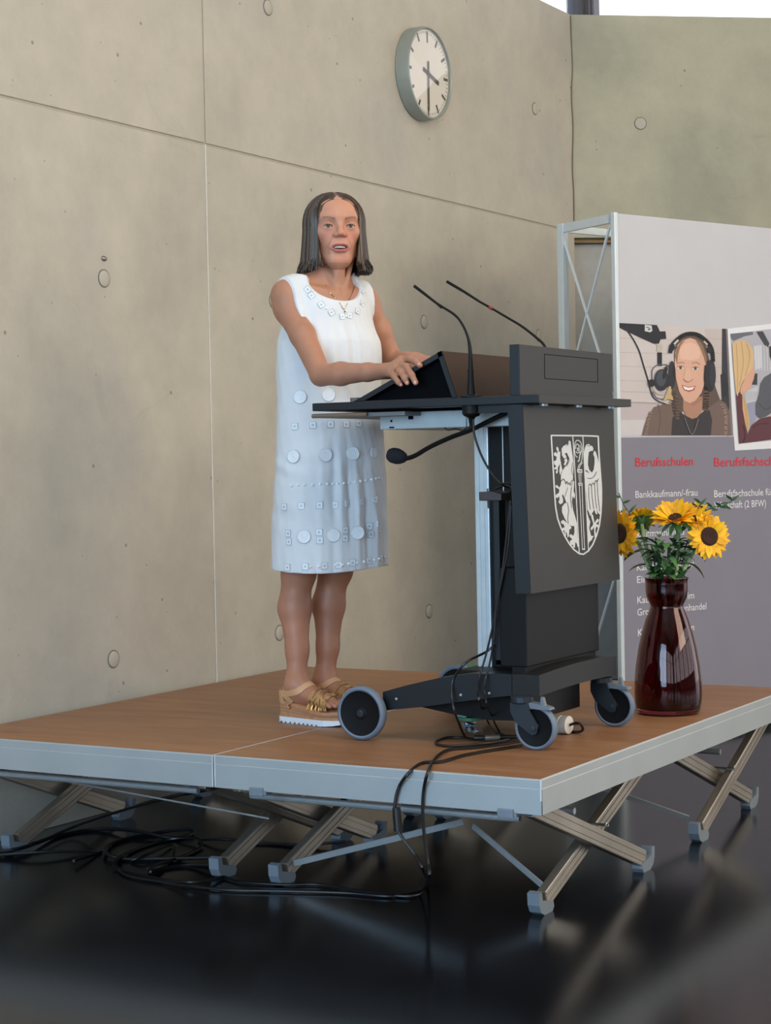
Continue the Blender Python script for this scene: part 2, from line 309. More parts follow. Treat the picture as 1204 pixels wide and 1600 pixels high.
def stage(x0, x1, label, sides):
    t = thing('stage_platform', ((x0+x1)/2, 1, 0), label, 'stage', 'stage platforms')
    build('deck_panel', MB().box((x0+.004, .004, .385), (x1-.004, 1.996, .4)), m_ply, t)
    z0, z1 = .4-TH, .3992; e = .003
    def rail(a, b, y0, y1, axis):
        mb = MB()
        # extruded profile: flat face, small step below the top lip and along the bottom
        lo, hi = (a, b)
        if axis == 'x':
            s = 1 if y1 > y0 else -1
            prof = [(y0, z0), (y0, z0+.064), (y0+s*.0015, z0+.066), (y0+s*.0015, z1-.004), (y0+s*.004, z1), (y1, z1), (y1, z0)]
            mb.prism(prof, 0, lo, hi)
        else:
            s = 1 if y1 > y0 else -1
            prof = [(y0, z0), (y0, z0+.064), (y0+s*.0015, z0+.066), (y0+s*.0015, z1-.004), (y0+s*.004, z1), (y1, z1), (y1, z0)]
            mb.prism(prof, 1, lo, hi)
        return mb
    build('frame_rail', rail(x0, x1, 0, .004+.001, 'x'), m_frame, t); build('frame_rail', rail(x0, x1, 2.0, 1.995, 'x'), m_frame, t)
    build('frame_rail', rail(.0005, 1.9995, x1, x1-.005, 'y'), m_frame, t); build('frame_rail', rail(.0005, 1.9995, x0, x0+.005, 'y'), m_frame, t)
    mb = MB().box((x0+.005, .005, z0+.002), (x1-.005, .035, .384)).box((x0+.005, 1.965, z0+.002), (x1-.005, 1.995, .384)).box((x0+.005, .035, z0+.002), (x0+.03, 1.965, .384)).box((x1-.03, .035, z0+.002), (x1-.005, 1.965, .384))
    build('inner_frame', mb, m_leg, t)
    for X, s in sides:       # s: +1 pair seen from the right side, -1 left side
        for (ya, yf, xo, kind) in ((.08, .82, +.022, 0), (.98, .24, -.022, 1), (1.13, 1.88, -.022, 0), (2.0-.06, 1.295, +.022, 1)):
            xx = X+xo*s
            A = Vector((xx, ya, z0+.002)); B = Vector((xx, yf, .035)); d = (B-A).normalized()
            lg = MB().bar(A, B, .026, .050, (1, 0, 0) if False else Vector((1, 0, 0)).cross(d)*-1, ch=.003)
            for q in (-.010, .010):
                n_ = Vector((1, 0, 0)).cross(d); lg.bar(A+n_*q+Vector((.0135*1, 0, 0)), B+n_*q+Vector((.0135, 0, 0)), .003, .002, n_)
            lo = build('leg', lg, m_leg, t)
            # rocker shaped plastic foot on the leg end
            sg = 1 if yf > ya else -1
            pr = [(-.050, .012), (-.040, .0), (.012, .0), (.034, .010), (.046, .030), (.048, .062), (.030, .066), (.022, .040), (-.030, .030), (-.046, .026)]
            build('foot', MB().prism([(yf+.0*sg+sg*p[0]*.95+sg*.012, p[1]) for p in pr], 0, xx-.017, xx+.017), m_foot, lo)
        for yc in (.53, 1.555):
            b = MB().lathe([(.008, 0), (.008, .004), (.005, .005)], (X+(.022 if s > 0 else -.022)*1+.013*s, yc+(.02 if yc > 1 else .0), .186), (s, 0, 0), 6); build('bolt', b, m_bolt, t)
            build('bolt', MB().lathe([(.004, -.045), (.004, .045)], (X, yc, .186), (1, 0, 0), 8), m_bolt, t)
    xa, xb = min(q[0] for q in sides)+.03, max(q[0] for q in sides)-.03
    for y, z in ((.12, .270), (.46, .232), (1.62, .228), (1.20, .285)):
        build('cross_tube', MB().tube([(xa-.035, y, z), (xb+.005, y, z)], .0095, 10), m_rod, t)
    xm = (x0+x1)/2
    q0, q1 = uy((722, 1284), .34), uy((738, 1290), .36)
    for (a, b) in ((((xa+.0, .27, .05), q0), ((xb-.0, .27, .06), q1), ((xb, 1.33, .06), (xm, 1.02, .25))) if x0 > -1.5 else (((xb, 1.33, .06), (xm, 1.02, .25)),)):
        build('brace', MB().bar(a, b, .018, .004, (0, 1, .3)), m_rod, t)
    return t
sr = stage(-1.0, 0.0, 'right-hand stage platform on folding scissor legs, with the lectern and vase on it', ((-.094, 1), (-.955, -1)))
sl = stage(-2.0, -1.0025, 'left-hand stage platform on folding scissor legs, beside the concrete wall', ((-1.118, 1), (-1.955, -1)))
build('cross_rod', MB().tube([uy((0, 1202), .22), uy((420, 1279), .25)], .003, 6), mat('bright_rod', (225, 225, 222), .2, .6), sl)
for px in ((401, 1236), (790, 1266)):
    c = uy(px, -.001); build('edge_clip', MB().box((c[0]-.022, -.008, .4-TH-.013), (c[0]+.022, .03, .4-TH+.010), ch=.002).box((c[0]+.022, -.002, .4-TH-.010), (c[0]+.03, .03, .4-TH+.002)), m_foot, sr)
for q, pr_ in ((-.9975, sr), (-1.0053, sl)): build('end_cap', MB().box((q-.001, -.0012, .312), (q+.0015, .0008, .3985)), mat('end_cap_white', (215, 218, 218), .5), pr_)
build('end_cap', MB().box((-.0026, -.0012, .345), (.0008, .0008, .398)), mat('end_cap_white', (205, 205, 200), .5), sr)

# ================================================================== LECTERN
m_bs = mat('black_side', (23, 27, 32), .42, 0, .04, spec=.35); m_bf = mat('black_front_warm_sheen', (37, 32, 27), .42, 0, .05, 6, spec=.3); m_blk = mat('matt_black', (12, 12, 13), .5, 0, .05, spec=.22)  # front black is tinted brown to carry the warm room's reflection
m_dkin = mat('inner_black', (6, 6, 10), .8, spec=.1); m_tyre = mat('grey_rubber_tyre', (104, 118, 134), .55); m_cast = mat('caster_plastic', (34, 42, 50), .4, spec=.4)
m_lg = mat('light_grey_case', (176, 186, 188), .5); m_silver = mat('silver_profile', (196, 206, 212), .3, .5); m_vinyl = mat('white_vinyl', (206, 210, 212), .5, 0, .02)
m_cable = mat('black_cable', (16, 16, 18), .38)
lec = thing('lectern', (-.45, .70, .4), 'black wheeled speaking lectern with a white coat of arms on its front', 'lectern')
YN, YF = .385, 1.03
desk = MB().box((-.898, YN, 1.354), (-.172, YF, 1.377), ch=.002); build('desk_top', desk, [m_bs], lec)
build('desk_edge', MB().box((-.174, YN+.001, 1.3545), (-.1695, YF-.001, 1.3765)), m_bf, lec)
for yb in (YN+.012, YF-.02): build('slide_rod', MB().tube([(-.905, yb, 1.340), (-.72, yb, 1.340)], .0065, 8), mat('wood_rod', (120, 100, 84), .5), lec)
build('keyboard_tray', MB().box((-.895, YN+.02, 1.334), (-.60, YF-.03, 1.345)), mat('tray_grey', (112, 112, 112), .5), lec)
for yb in (.47, .70, .93): build('screw_head', MB().lathe([(.012, 0), (.011, -.006), (.005, -.007)], (-.196, yb, 1.354), n=12), m_silver, lec)
# wedge shaped monitor housing: triangular ends, sloped screen towards the speaker
yw = .452; A = (-.80, 1.379); B = (-.505, 1.514); Cc = (-.457, 1.379)
def tri_in(q): # inset triangle
    g = ((A[0]+B[0]+Cc[0])/3, (A[1]+B[1]+Cc[1])/3); return [(g[0]+(p[0]-g[0])*q, g[1]+(p[1]-g[1])*q) for p in (A, B, Cc)]
mb = MB()
for a, b in ((A, B), (B, Cc)):
    d = Vector((b[0]-a[0], b[1]-a[1])); n_ = Vector((d.y, -d.x)).normalized()*(.014)
    mb.prism([a, b, (b[0]+n_.x, b[1]+n_.y), (a[0]+n_.x, a[1]+n_.y)], 1, yw, YF-.06)
mb.box((A[0], yw, 1.3775), (Cc[0], YF-.06, 1.381))
hs = build('monitor_housing', mb, m_bs, lec)
build('housing_back', MB().prism([(B[0]+.0005, B[1]-.001), (Cc[0]+.0005, Cc[1]), (Cc[0]+.003, Cc[1]), (B[0]+.003, B[1]-.001)], 1, yw+.002, YF-.062), mat('brown_back', (62, 46, 34), .6, 0, spec=.15), hs)
build('housing_inside', MB().prism(tri_in(.97), 1, yw+.035, YF-.09), m_dkin, hs)
build('screen', MB().prism([(A[0]+.03-.001, A[1]+.0155), (B[0]-.03-.001, B[1]-.012), (B[0]-.03-.003, B[1]-.010), (A[0]+.03-.003, A[1]+.0175)], 1, yw+.04, YF-.10), mat('dark_screen', (10, 12, 18), .1), hs)
build('ledge', MB().box((-.815, yw+.01, 1.378), (-.79, YF-.08, 1.392)), mat('ledge_grey', (96, 92, 88), .5), hs)
# control panel box at the audience side
YB0, YB1 = .395, 1.035
cb = build('front_upstand', MB().box((-.262, YB0, 1.377), (-.2335, YB1, 1.517), ch=.0015), m_bs, lec)
build('upstand_face', MB().box((-.234, YB0+.001, 1.378), (-.2315, YB1-.001, 1.5165)), m_bf, lec)
def outline(mb, pts, r, n=4, closed=True): return mb.tube(pts, r, n, closed=closed)
build('label_slot', outline(MB(), [(-.2312, .555, 1.496), (-.2312, .925, 1.496), (-.2312, .925, 1.428), (-.2312, .555, 1.428)], .0009), m_dkin, lec)
# front panel: bowed sheet with side flanges
def fpx(y, z): return -.222+.014*(1.35-z)/.51+.004*(1-((y-.70)/.31)**2)
PY0, PY1, PZ0, PZ1 = .392, 1.012, .834, 1.352
mb = MB(); n = 24; V = []
for i in range(n+1):
    y = PY0+(PY1-PY0)*i/n; V += [(fpx(y, PZ0), y, PZ0), (fpx(y, PZ1), y, PZ1), (fpx(y, PZ0)-.004, y, PZ0), (fpx(y, PZ1)-.004, y, PZ1)]
F = []
for i in range(n):
    a = 4*i; b = a+4; F += [(a, b, b+1, a+1), (a+2, a+3, b+3, b+2), (a+1, b+1, b+3, a+3), (a, a+2, b+2, b)]
F += [(0, 1, 3, 2), (4*n, 4*n+2, 4*n+3, 4*n+1)]
mb.add(V, F); fp = build('front_panel', mb, m_bf, lec, 30)
for y in (PY0-.002, PY1-.002):
    mb = MB().prism([(fpx(PY0, PZ0)-.001, PZ0), (fpx(PY0, PZ1)-.001, PZ1), (fpx(PY0, PZ1)-.045, PZ1), (fpx(PY0, PZ0)-.045, PZ0)], 1, y, y+.004)
    build('side_flange', mb, m_bs, fp)
for yb in (YN+.02, YF-.06): build('desk_bracket', MB().box((-.40, yb, 1.332), (-.24, yb+.015, 1.354)), m_bs, lec)
# coat of arms traced in crop units -> point on the panel
def cr(p):
    px = (840+p[0]/7.275, 660+p[1]/7.275); q = ux(px, -.214)
    for _ in range(3): q = ux(px, fpx(q[1], q[2]))
    return q
def decal(mb, poly, off=.0008, f=cr, nrm=(1, 0, 0), mi=0, col=None, orient=None):
    P = [f(p) for p in poly]; nv = Vector(nrm)
    tr = tessellate_polygon([[Vector((*p, 0)) for p in poly]])
    V = [Vector(q)+nv*off for q in P]; FF = []
    for t in tr:
        a, b, c = (V[i] for i in t); FF.append(tuple(t) if (b-a).cross(c-a).dot(nv) > 0 else tuple(t)[::-1])
    mb.add(V, FF, mi, col)
def stroke(pts, w_, k=5):   # 2D stroke polygon list (quads)
    P = [Vector((*p, 0)) for p in pts]; P = catmull(P, k) if k else P; out = []
    for a, b in zip(P[:-1], P[1:]):
        d = (b-a).normalized(); n_ = Vector((-d.y, d.x, 0))*w_/2; e = d*w_*.15
        out.append([((a-e+n_).x, (a-e+n_).y), ((b+e+n_).x, (b+e+n_).y), ((b+e-n_).x, (b+e-n_).y), ((a-e-n_).x, (a-e-n_).y)])
    return out
LION = [[(265,300),(285,270),(320,250),(343,255),(345,215),(357,205),(368,218),(385,330),(402,450),(400,560),(394,650),(385,700),(378,740),(375,860),(395,990),(420,1070),(440,1140),(410,1180),(370,1175),(335,1150),(300,1090),(270,1020),(270,960),(300,920),(322,915),(300,860),(275,805),(320,720),(285,640),(258,660),(258,600),(275,550),(300,510),(335,470),(350,400),(325,345),(300,355),(318,380),(322,405),(290,408),(285,395),(270,375)],
 [(298,415),(325,410),(332,440),(315,480),(295,490),(292,470),(305,450),(298,435)],
 [(250,600),(240,560),(247,480),(235,430),(240,350),(262,480),(275,540)],
 [(205,285),(220,275),(232,300),(235,340),(252,325),(250,400),(243,480),(225,510),(222,570),(207,588),(200,565),(212,530),(185,535),(180,520),(205,500),(180,470),(180,440),(205,430),(210,390),(180,375),(178,350),(200,335),(215,360),(220,330),(207,310)],
 [(262,670),(300,640),(330,700),(330,750),(290,800),(270,830),(285,880),(280,915),(250,932),(228,905),(242,880),(240,840),(215,862),(196,845),(205,820),(235,800),(240,765),(225,752),(200,740),(195,718),(215,712),(240,740),(255,715)],
 [(340,1150),(378,1190),(370,1212),(355,1215),(350,1290),(335,1312),(325,1260),(312,1240),(317,1292),(303,1285),(298,1228),(280,1228),(268,1205),(300,1192),(292,1160),(262,1148),(258,1125),(285,1108),(312,1130)],
 [(410,1180),(440,1130),(445,1250),(460,1400),(447,1422),(440,1380),(422,1360),(418,1420),(400,1428),(393,1390),(370,1397),(358,1350),(388,1330),(350,1292),(370,1268),(400,1290),(412,1250)],
 [(398,658),(410,680),(403,780),(420,822),(413,870),(392,840),(383,900),(398,1000),(385,985),(372,880),(380,760)]]
EAG = [[(530,290),(545,255),(575,243),(590,262),(615,270),(628,300),(620,325),(595,325),(575,350),(568,400),(565,480),(580,540),(610,570),(630,540),(640,470),(640,400),(625,360),(635,322),(655,335),(680,420),(700,500),(712,640),(720,800),(722,960),(715,1020),(700,1050),(680,1030),(668,985),(672,1045),(652,1038),(637,990),(628,1010),(614,1032),(592,1065),(576,1022),(560,990),(548,800),(530,640),(522,500),(518,380)],
 [(549,990),(572,1080),(592,1130),(580,1200),(602,1290),(632,1290),(605,1340),(580,1360),(569,1400),(560,1300),(554,1150)],
 [(603,1040),(622,1050),(640,1140),(672,1095),(692,1105),(682,1132),(655,1150),(692,1170),(687,1203),(660,1182),(650,1230),(662,1290),(650,1333),(640,1300),(635,1240),(635,1190),(605,1232),(593,1200),(620,1172),(625,1145),(603,1080)]]
SH = [(148,148),(300,150),(450,151),(570,153),(682,158),(690,350),(705,550),(719,750),(719,900),(712,1040),(695,1170),(665,1280),(620,1390),(570,1460),(515,1499),(468,1492),(405,1445),(350,1375),(300,1290),(255,1190),(220,1090),(198,960),(186,800),(175,600),(163,400)]
mb = MB()
for q in stroke(SH+[SH[0]], 17, 0): decal(mb, q)
for pts, ww in (([(393,155),(415,500),(440,980),(467,1488)], 11), ([(508,158),(520,400),(545,900),(572,1470)], 11),
                ([(468,720),(485,1080),(503,1440)], 8), ([(498,720),(510,1080),(528,1440)], 8), ([(500,1441),(531,1441)], 16),
                ([(452,530),(462,490),(490,450),(500,390),(500,300),(485,230),(450,203),(425,220),(413,270),(415,340),(430,385),(448,395)], 9),
                ([(430,330),(440,345),(458,345),(466,310),(460,265),(445,245),(430,258),(425,300)], 9), ([(445,300),(449,290),(452,310),(445,322)], 14),
                ([(466,530),(478,490),(505,455)], 8), ([(450,440),(462,440),(470,400),(480,335)], 12), ([(470,345),(492,325)], 12), ([(470,255),(485,290),(484,350),(470,390)], 7)):
    for q in stroke(pts, ww, 3): decal(mb, q)
for poly in LION+EAG+[[(442,533),(500,533),(502,572),(446,572)], [(455,688),(503,688),(505,718),(458,718)]]: decal(mb, poly)
cst = build('coat_of_arms', mb, m_vinyl, fp, label='white shield with a lion, a crozier and half an eagle')
mb = MB(); decal(mb, [(452,574),(498,574),(492,630),(494,686),(464,686),(456,630)]); build('crozier_knop', mb, mat('knop_grey', (130, 128, 124), .5), cst)
mb = MB()
for pts, ww in (([(285,640),(305,670),(312,700),(325,670),(338,705),(350,685),(365,715),(375,670),(392,655)], 6), ([(375,745),(368,860),(380,970)], 5), ([(330,910),(345,1000),(335,1080),(340,1150)], 5), ([(300,850),(335,740)], 4),
                ([(345,400),(350,440),(320,500)], 5), ([(390,450),(380,540),(392,600)], 4), ([(572,735),(575,860),(592,990)], 5), ([(605,720),(612,850),(630,985)], 5), ([(640,700),(648,850),(664,980)], 5), ([(668,660),(678,830),(698,1010)], 5),
                ([(558,632),(600,636),(640,605),(660,560)], 6), ([(570,722),(588,698),(600,718),(618,688),(636,702),(652,660),(668,672),(682,640)], 6), ([(535,540),(545,560),(552,545),(565,570),(575,560)], 5), ([(556,268),(570,262),(584,275)], 5), ([(570,350),(590,330),(612,330)], 5), ([(315,268),(335,258)], 5), ([(455,552),(492,552)], 9), ([(465,703),(495,703)], 8)):
    for q in stroke(pts, ww, 4): decal(mb, q, .0016)
build('engraved_line', mb, m_bf, cst)['kind'] = 'stuff'
# column, lower box, cross bar
build('column_profile', MB().box((-.483, .60, .60), (-.437, .80, 1.33), ch=.003).box((-.470, .5985, .60), (-.4665, .60, 1.33)).box((-.455, .5985, .60), (-.4515, .60, 1.33)), m_silver, lec)
build('column_core', MB().box((-.437, .61, .60), (-.345, .80, 1.33)), m_blk, lec)
build('trim_strip', MB().box((-.394, .606, 1.10), (-.391, .612, 1.33)), m_silver, lec)
build('rear_cover', MB().box((-.352, .46, .628), (-.335, .50, 1.09)).box((-.352, .46, .628), (-.335, .94, .64)), m_bs, lec)
build('lower_box', MB().box((-.335, .452, .624), (-.252, .95, .90), ch=.003).box((-.30, .455, .60), (-.26, .94, .626)), m_blk, lec)
build('cross_bar', MB().box((-.395, .455, 1.088), (-.325, .94, 1.113), ch=.002), mat('bar_brown', (58, 50, 50), .4), lec)
build('white_bracket', MB().box((-.387, .458, 1.066), (-.370, .472, 1.0875)), m_lg, lec); build('white_clip', MB().box((-.383, .46, 1.1135), (-.372, .47, 1.122)), m_lg, lec)
pc = build('equipment_case', MB().box((-.738, .50, 1.297), (-.455, .92, 1.346), ch=.003).box((-.455, .505, 1.297), (-.30, .92, 1.344), ch=.003), m_lg, lec)
for q in (((-.702, .4985, 1.318), (-.696, .502, 1.324)), ((-.706, .4985, 1.3005), (-.69, .502, 1.3045)), ((-.642, .4985, 1.324), (-.626, .502, 1.345))): build('case_port', MB().box(*q), m_dkin, pc)
# base
def beam(yc, mb):
    top = [(-.705, .538), (-.62, .562), (-.52, .586), (-.42, .602), (-.32, .606), (-.2885, .605)]; bot = [(-.2885, .546), (-.33, .541), (-.45, .522), (-.58, .500), (-.705, .484)]
    mb.prism(top+bot, 1, yc-.032, yc+.032)
for yb in (.462, .93): mb = MB(); beam(yb, mb); build('side_beam', mb, m_bs, lec)
mb = MB(); V = []; F = []; n = 20
for i in range(n+1):
    y = .43+(.965-.43)*i/n; u = (y-.6975)/.2675; x1 = -.205-.012*(1-u*u)*-1; zt = .606+.012*(1-u*u); zb = .548+.010*(1-u*u)
    V += [(x1, y, zb), (x1, y, zt), (x1-.085, y, zt), (x1-.085, y, zb)]
for i in range(n):
    a = 4*i; b = a+4
    for j in range(4): F.append((a+j, a+(j+1) % 4, b+(j+1) % 4, b+j))
F += [(3, 2, 1, 0), (4*n, 4*n+1, 4*n+2, 4*n+3)]
build('front_beam', mb.add(V, F), mat('beam_black', (25, 24, 24), .45, 0, spec=.35), lec, 30)
build('base_plate', MB().box((-.50, .50, .575), (-.24, .90, .603), ch=.004).box((-.56, .49, .535), (-.45, .90, .575)), m_blk, lec)
build('power_box', MB().prism([(-.66, .515), (-.27, .535), (-.27, .466), (-.40, .462), (-.52, .474), (-.64, .492)], 1, .505, .842), m_blk, lec)
for sx in (-.66, -.45, -.36): build('screw_head', MB().lathe([(.004, 0), (.003, .003)], (sx, .430, .52+(sx+.66)*.1), (0, -1, 0), 8), m_silver, lec)
def wheel(c, r, w_, parent, hub=True):
    c = Vector(c); ax = (0, -1, 0)
    t = build('tyre', MB().lathe([(r*.84, -w_*.42), (r*.90, -w_/2), (r*.97, -w_*.42), (r, -w_*.2), (r, w_*.2), (r*.97, w_*.42), (r*.90, w_/2), (r*.84, w_*.42)], c, ax, 40, cap=False), m_tyre, parent, 50)
    build('wheel_disc', MB().lathe([(r*.85, -w_*.38), (r*.85, w_*.36), (r*.80, w_*.30), (r*.24, w_*.26), (r*.20, w_*.32), (r*.16, w_*.33)], c, ax, 40), mat('wheel_black', (12, 12, 14), .6, spec=.2), parent, 30)
    build('hub', MB().lathe([(r*.15, w_*.3), (r*.14, w_*.44), (r*.09, w_*.46), (r*.08, w_*.40)], c, ax, 20), m_cast, parent, 30)
for yy in (.398, .998):
    g_ = thing('rear_wheel', (-.757, yy, .478), '', ''); del g_['label']; del g_['category']; attach(g_, lec)
    wheel((-.757, yy, .4785), .078, .030, g_); build('axle', MB().tube([(-.757, yy, .4785), (-.757, yy+(.06 if yy < .7 else -.06), .4785), (-.70, yy+(.06 if yy < .7 else -.06), .505)], .009, 8), m_cast, g_)
def caster(x, y, parent):
    g_ = thing('front_caster', (x, y, .463), '', ''); del g_['label']; del g_['category']; attach(g_, parent)
    wheel((x, y, .4625), .0625, .026, g_)
    sx = x-.042; sy = y
    mb = MB().lathe([(.030, .528), (.033, .532), (.033, .546), (.026, .55)], (sx, sy, 0), n=24)
    for q in (-.020, .020):
        mb.prism([(sx-.026, .530), (sx+.026, .532), (sx+.034, .508), (x+.016, .470), (x+.010, .448), (x-.004, .444), (x-.014, .450), (sx-.012, .478), (sx-.026, .505)], 1, y+q-.003, y+q+.003)
    mb.box((sx-.026, y-.022, .512), (sx+.026, y+.022, .533), ch=.003)
    build('fork', mb, m_cast, g_)
    build('axle_bolt', MB().lathe([(.009, .023), (.009, .028), (.005, .0285), (.005, .030)], (x, y, .4625), (0, -1, 0), 16), m_cast, g_, True)
    lv = MB().prism([(sx+.024, .533), (sx+.050, .530), (sx+.088, .520), (sx+.092, .514), (sx+.060, .514), (sx+.030, .516)], 1, y-.016, y+.016).prism([(sx+.058, .528), (sx+.072, .524), (sx+.066, .546), (sx+.060, .548)], 1, y-.007, y+.007)
    build('brake_lever', lv, mat('lever_grey', (104, 114, 124), .45), g_)
    return g_
caster(-.214, .425, lec); caster(-.194, .925, lec)

# ---- microphones
def gooseneck(name, label, pts, rs, clamp, loc):
    t = thing(name, loc, label, 'microphone')
    nk = build('gooseneck', MB().tube(pts, rs, 8, smooth=6), m_blk, t, True)
    return t, nk
Y1 = .412
p_ = [uy(a, Y1) for a in ((735, 616), (735, 575), (734, 545), (730, 525), (722, 507), (710, 492), (688, 478))]
m1, _ = gooseneck('gooseneck_microphone', 'thin gooseneck microphone clamped at the near edge of the desk, bent towards the speaker', p_, [.0075, .0068, .0055, .0038, .0036, .0036, .0034], 0, (-.39, Y1, 1.377))
build('microphone_capsule', MB().tube([uy((690, 480), Y1), uy((682, 474), Y1), uy((664, 460), Y1), uy((647, 447), Y1)], [.0050, .0036, .0042, .0046], 8), m_blk, m1, True)
build('desk_flange', MB().lathe([(.030, 1.377), (.030, 1.381), (.012, 1.385), (.009, 1.42), (.008, 1.455)], (-.391, Y1, 0), n=20), m_blk, m1, True)
build('clamp_body', MB().lathe([(.026, 1.354), (.026, 1.332), (.022, 1.326), (.012, 1.322), (.009, 1.318), (.006, 1.296)], (-.391, Y1, 0), n=20), m_blk, m1, 30)
Y2 = .985
p_ = [uy(a, Y2) for a in ((858, 560), (850, 540), (838, 528), (815, 510), (790, 495), (768, 482))]
m2, _ = gooseneck('gooseneck_microphone', 'thin gooseneck microphone with a red ring rising behind the front upstand', p_, [.0045, .0042, .004, .0038, .0036, .0034], 0, (-.40, Y2, 1.377))
build('lower_neck', MB().tube([(p_[0][0]+.01, Y2, 1.38), (p_[0][0]+.006, Y2, 1.45), p_[0]], .0045, 8).lathe([(.02, 1.377), (.02, 1.383), (.006, 1.39)], (p_[0][0]+.01, Y2, 0), n=16), m_blk, m2, True)
build('microphone_capsule', MB().tube([uy((768, 482), Y2), uy((750, 472), Y2), uy((725, 456), Y2), uy((698, 440), Y2)], [.004, .0036, .0044, .0048], 8), m_blk, m2, True)
build('red_ring', MB().tube([uy((769, 483), Y2), uy((764, 480), Y2)], .0052, 10), mat('red_ring', (150, 34, 28), .4), m2)
Y3 = .47
p_ = [uy(a, Y3) for a in ((790, 645), (765, 657), (735, 672), (705, 683), (672, 698), (648, 712), (632, 717))]
m3, _ = gooseneck('gooseneck_microphone', 'thick gooseneck microphone with foam head hanging below the desk towards the dress', p_, [.0068]*7, 0, tuple(p_[0]))
h0, h1 = uy((634, 716), Y3), uy((607, 710), Y3); ax_ = Vector(h1)-Vector(h0)
build('foam_head', MB().lathe([(.006, -.002), (.014, .004), (.020, .016), (.0235, .030), (.0225, .046), (.017, .057), (.006, .062)], h0, ax_, 20), mat('foam_black', (14, 18, 28), .85, 0, .1, 300, .6, 400), m3, True)
for nm, pts, r in (('microphone_cable', [uy(a, .405) for a in ((739, 655), (741, 680), (752, 712), (768, 740), (784, 757))]+[uy((795, 762), .46)], .0032),):
    tag(build(nm, MB().tube(pts, r, 6, smooth=6), m_cable, None, True), 'thin black cable dropping from the desk microphone clamp to the cross bar', 'cable')
lp = MB().tube([uy(a, .49) for a in ((694, 668), (700, 672), (712, 670), (722, 673), (730, 668), (738, 666))], .0016, 5, smooth=5); tag(build('loop_cable', lp, m_cable, None, True), 'small black wire loop hanging under the light grey case', 'cable')
mb = MB()
for a in (((775, 763), (790, 758), (800, 765), (788, 770), (772, 766), (784, 760)), ((780, 757), (795, 755), (803, 761), (796, 768))): mb.tube([uy(q, .452) for q in a], .0038, 6, smooth=5)
tag(build('cable_knot', mb, m_cable, None, True), 'black cable coiled on the cross bar of the lectern', 'cable')

# ---- cables hanging down the column and lying on the stage
ST = .4045
def cab(name, label, pts, r=.0036, grp=None):
    return tag(build(name, MB().tube(pts, r, 7, smooth=7), m_cable, None, True), label, 'cable', grp)
cab('hanging_cable', 'black cable falling straight from the cross bar to the connector on the deck', [uy(a, .445) for a in ((797, 782), (792, 830), (786, 880), (778, 930), (768, 985), (757, 1030))]+[uy(a, .418) for a in ((750, 1052), (746, 1078), (750, 1100))]+[uz(a, ST+.004) for a in ((762, 1128), (776, 1147))], .0030)
cab('hanging_cable', 'black cable beside the silver column ending at the front caster', [uy(a, .442) for a in ((798, 790), (794, 850), (785, 900), (775, 950), (771, 1000), (764, 1040))]+[uy(a, .414) for a in ((758, 1062), (757, 1082), (762, 1105))]+[uz((778, 1140), ST+.004), uz((786, 1148), ST)], .0030)
cab('hanging_cable', 'black cable looping over the rear beam of the base down to the plastic tub', [uy(a, .50) for a in ((790, 985), (782, 998), (760, 1018))]+[uy(a, .43) for a in ((728, 1035), (708, 1062))]+[uy(a, .415) for a in ((706, 1090), (712, 1118))]+[uz((726, 1152), ST)], .0038)
XL = MB().tube([uz((741, 1153), .411), uz((758, 1153), .411), uz((780, 1152), .411), uz((806, 1151), .411)], [.0075, .0075, .0082, .005], 10)
xl = tag(build('cable_connector', XL, m_cable, None, True), 'metal and black plug connector lying on the deck by the front caster', 'connector')
build('metal_sleeve', MB().tube([uz((757, 1153), .4115), uz((780, 1152), .4115)], .0085, 14), mat('connector_metal', (150, 148, 142), .3, .8), xl, True)
cab('deck_cable', 'black cable loop on the deck left of the connector', [uz(a, ST) for a in ((741, 1155), (720, 1152), (695, 1153), (680, 1160), (692, 1165), (720, 1165), (770, 1160), (805, 1153), (815, 1152))], .0038)
edge = .4075
def over(deck, hang, floor): return [uz(a, ST) for a in deck]+[uy(a, -.008) for a in hang]+[uz(a, .006) for a in floor]
cab('stage_cable', 'right one of two black cables running over the stage edge to the floor', over(((812, 1158), (780, 1163), (740, 1168), (700, 1172), (680, 1185)), ((669, 1204), (662, 1232), (660, 1262), (662, 1300), (668, 1345), (670, 1372)), ((655, 1392), (610, 1400), (540, 1395), (440, 1392), (350, 1390), (270, 1380), (200, 1368), (182, 1352), (188, 1338))), .0046)
cab('stage_cable', 'left one of two black cables running over the stage edge, with a black plug', over(((815, 1165), (770, 1172), (725, 1180), (690, 1190), (660, 1192)), ((640, 1206), (624, 1228), (617, 1255), (617, 1285), (628, 1308), (648, 1335), (662, 1362)), ((668, 1385), (640, 1400), (560, 1392), (500, 1382), (440, 1382), (380, 1378), (350, 1370))), .0046)
tag(build('cable_plug', MB().tube([uy((619, 1262), -.018), uy((622, 1298), -.018)], [.011, .012], 10), m_cable, None, True), 'black inline plug on the left hanging cable under the stage edge', 'plug')

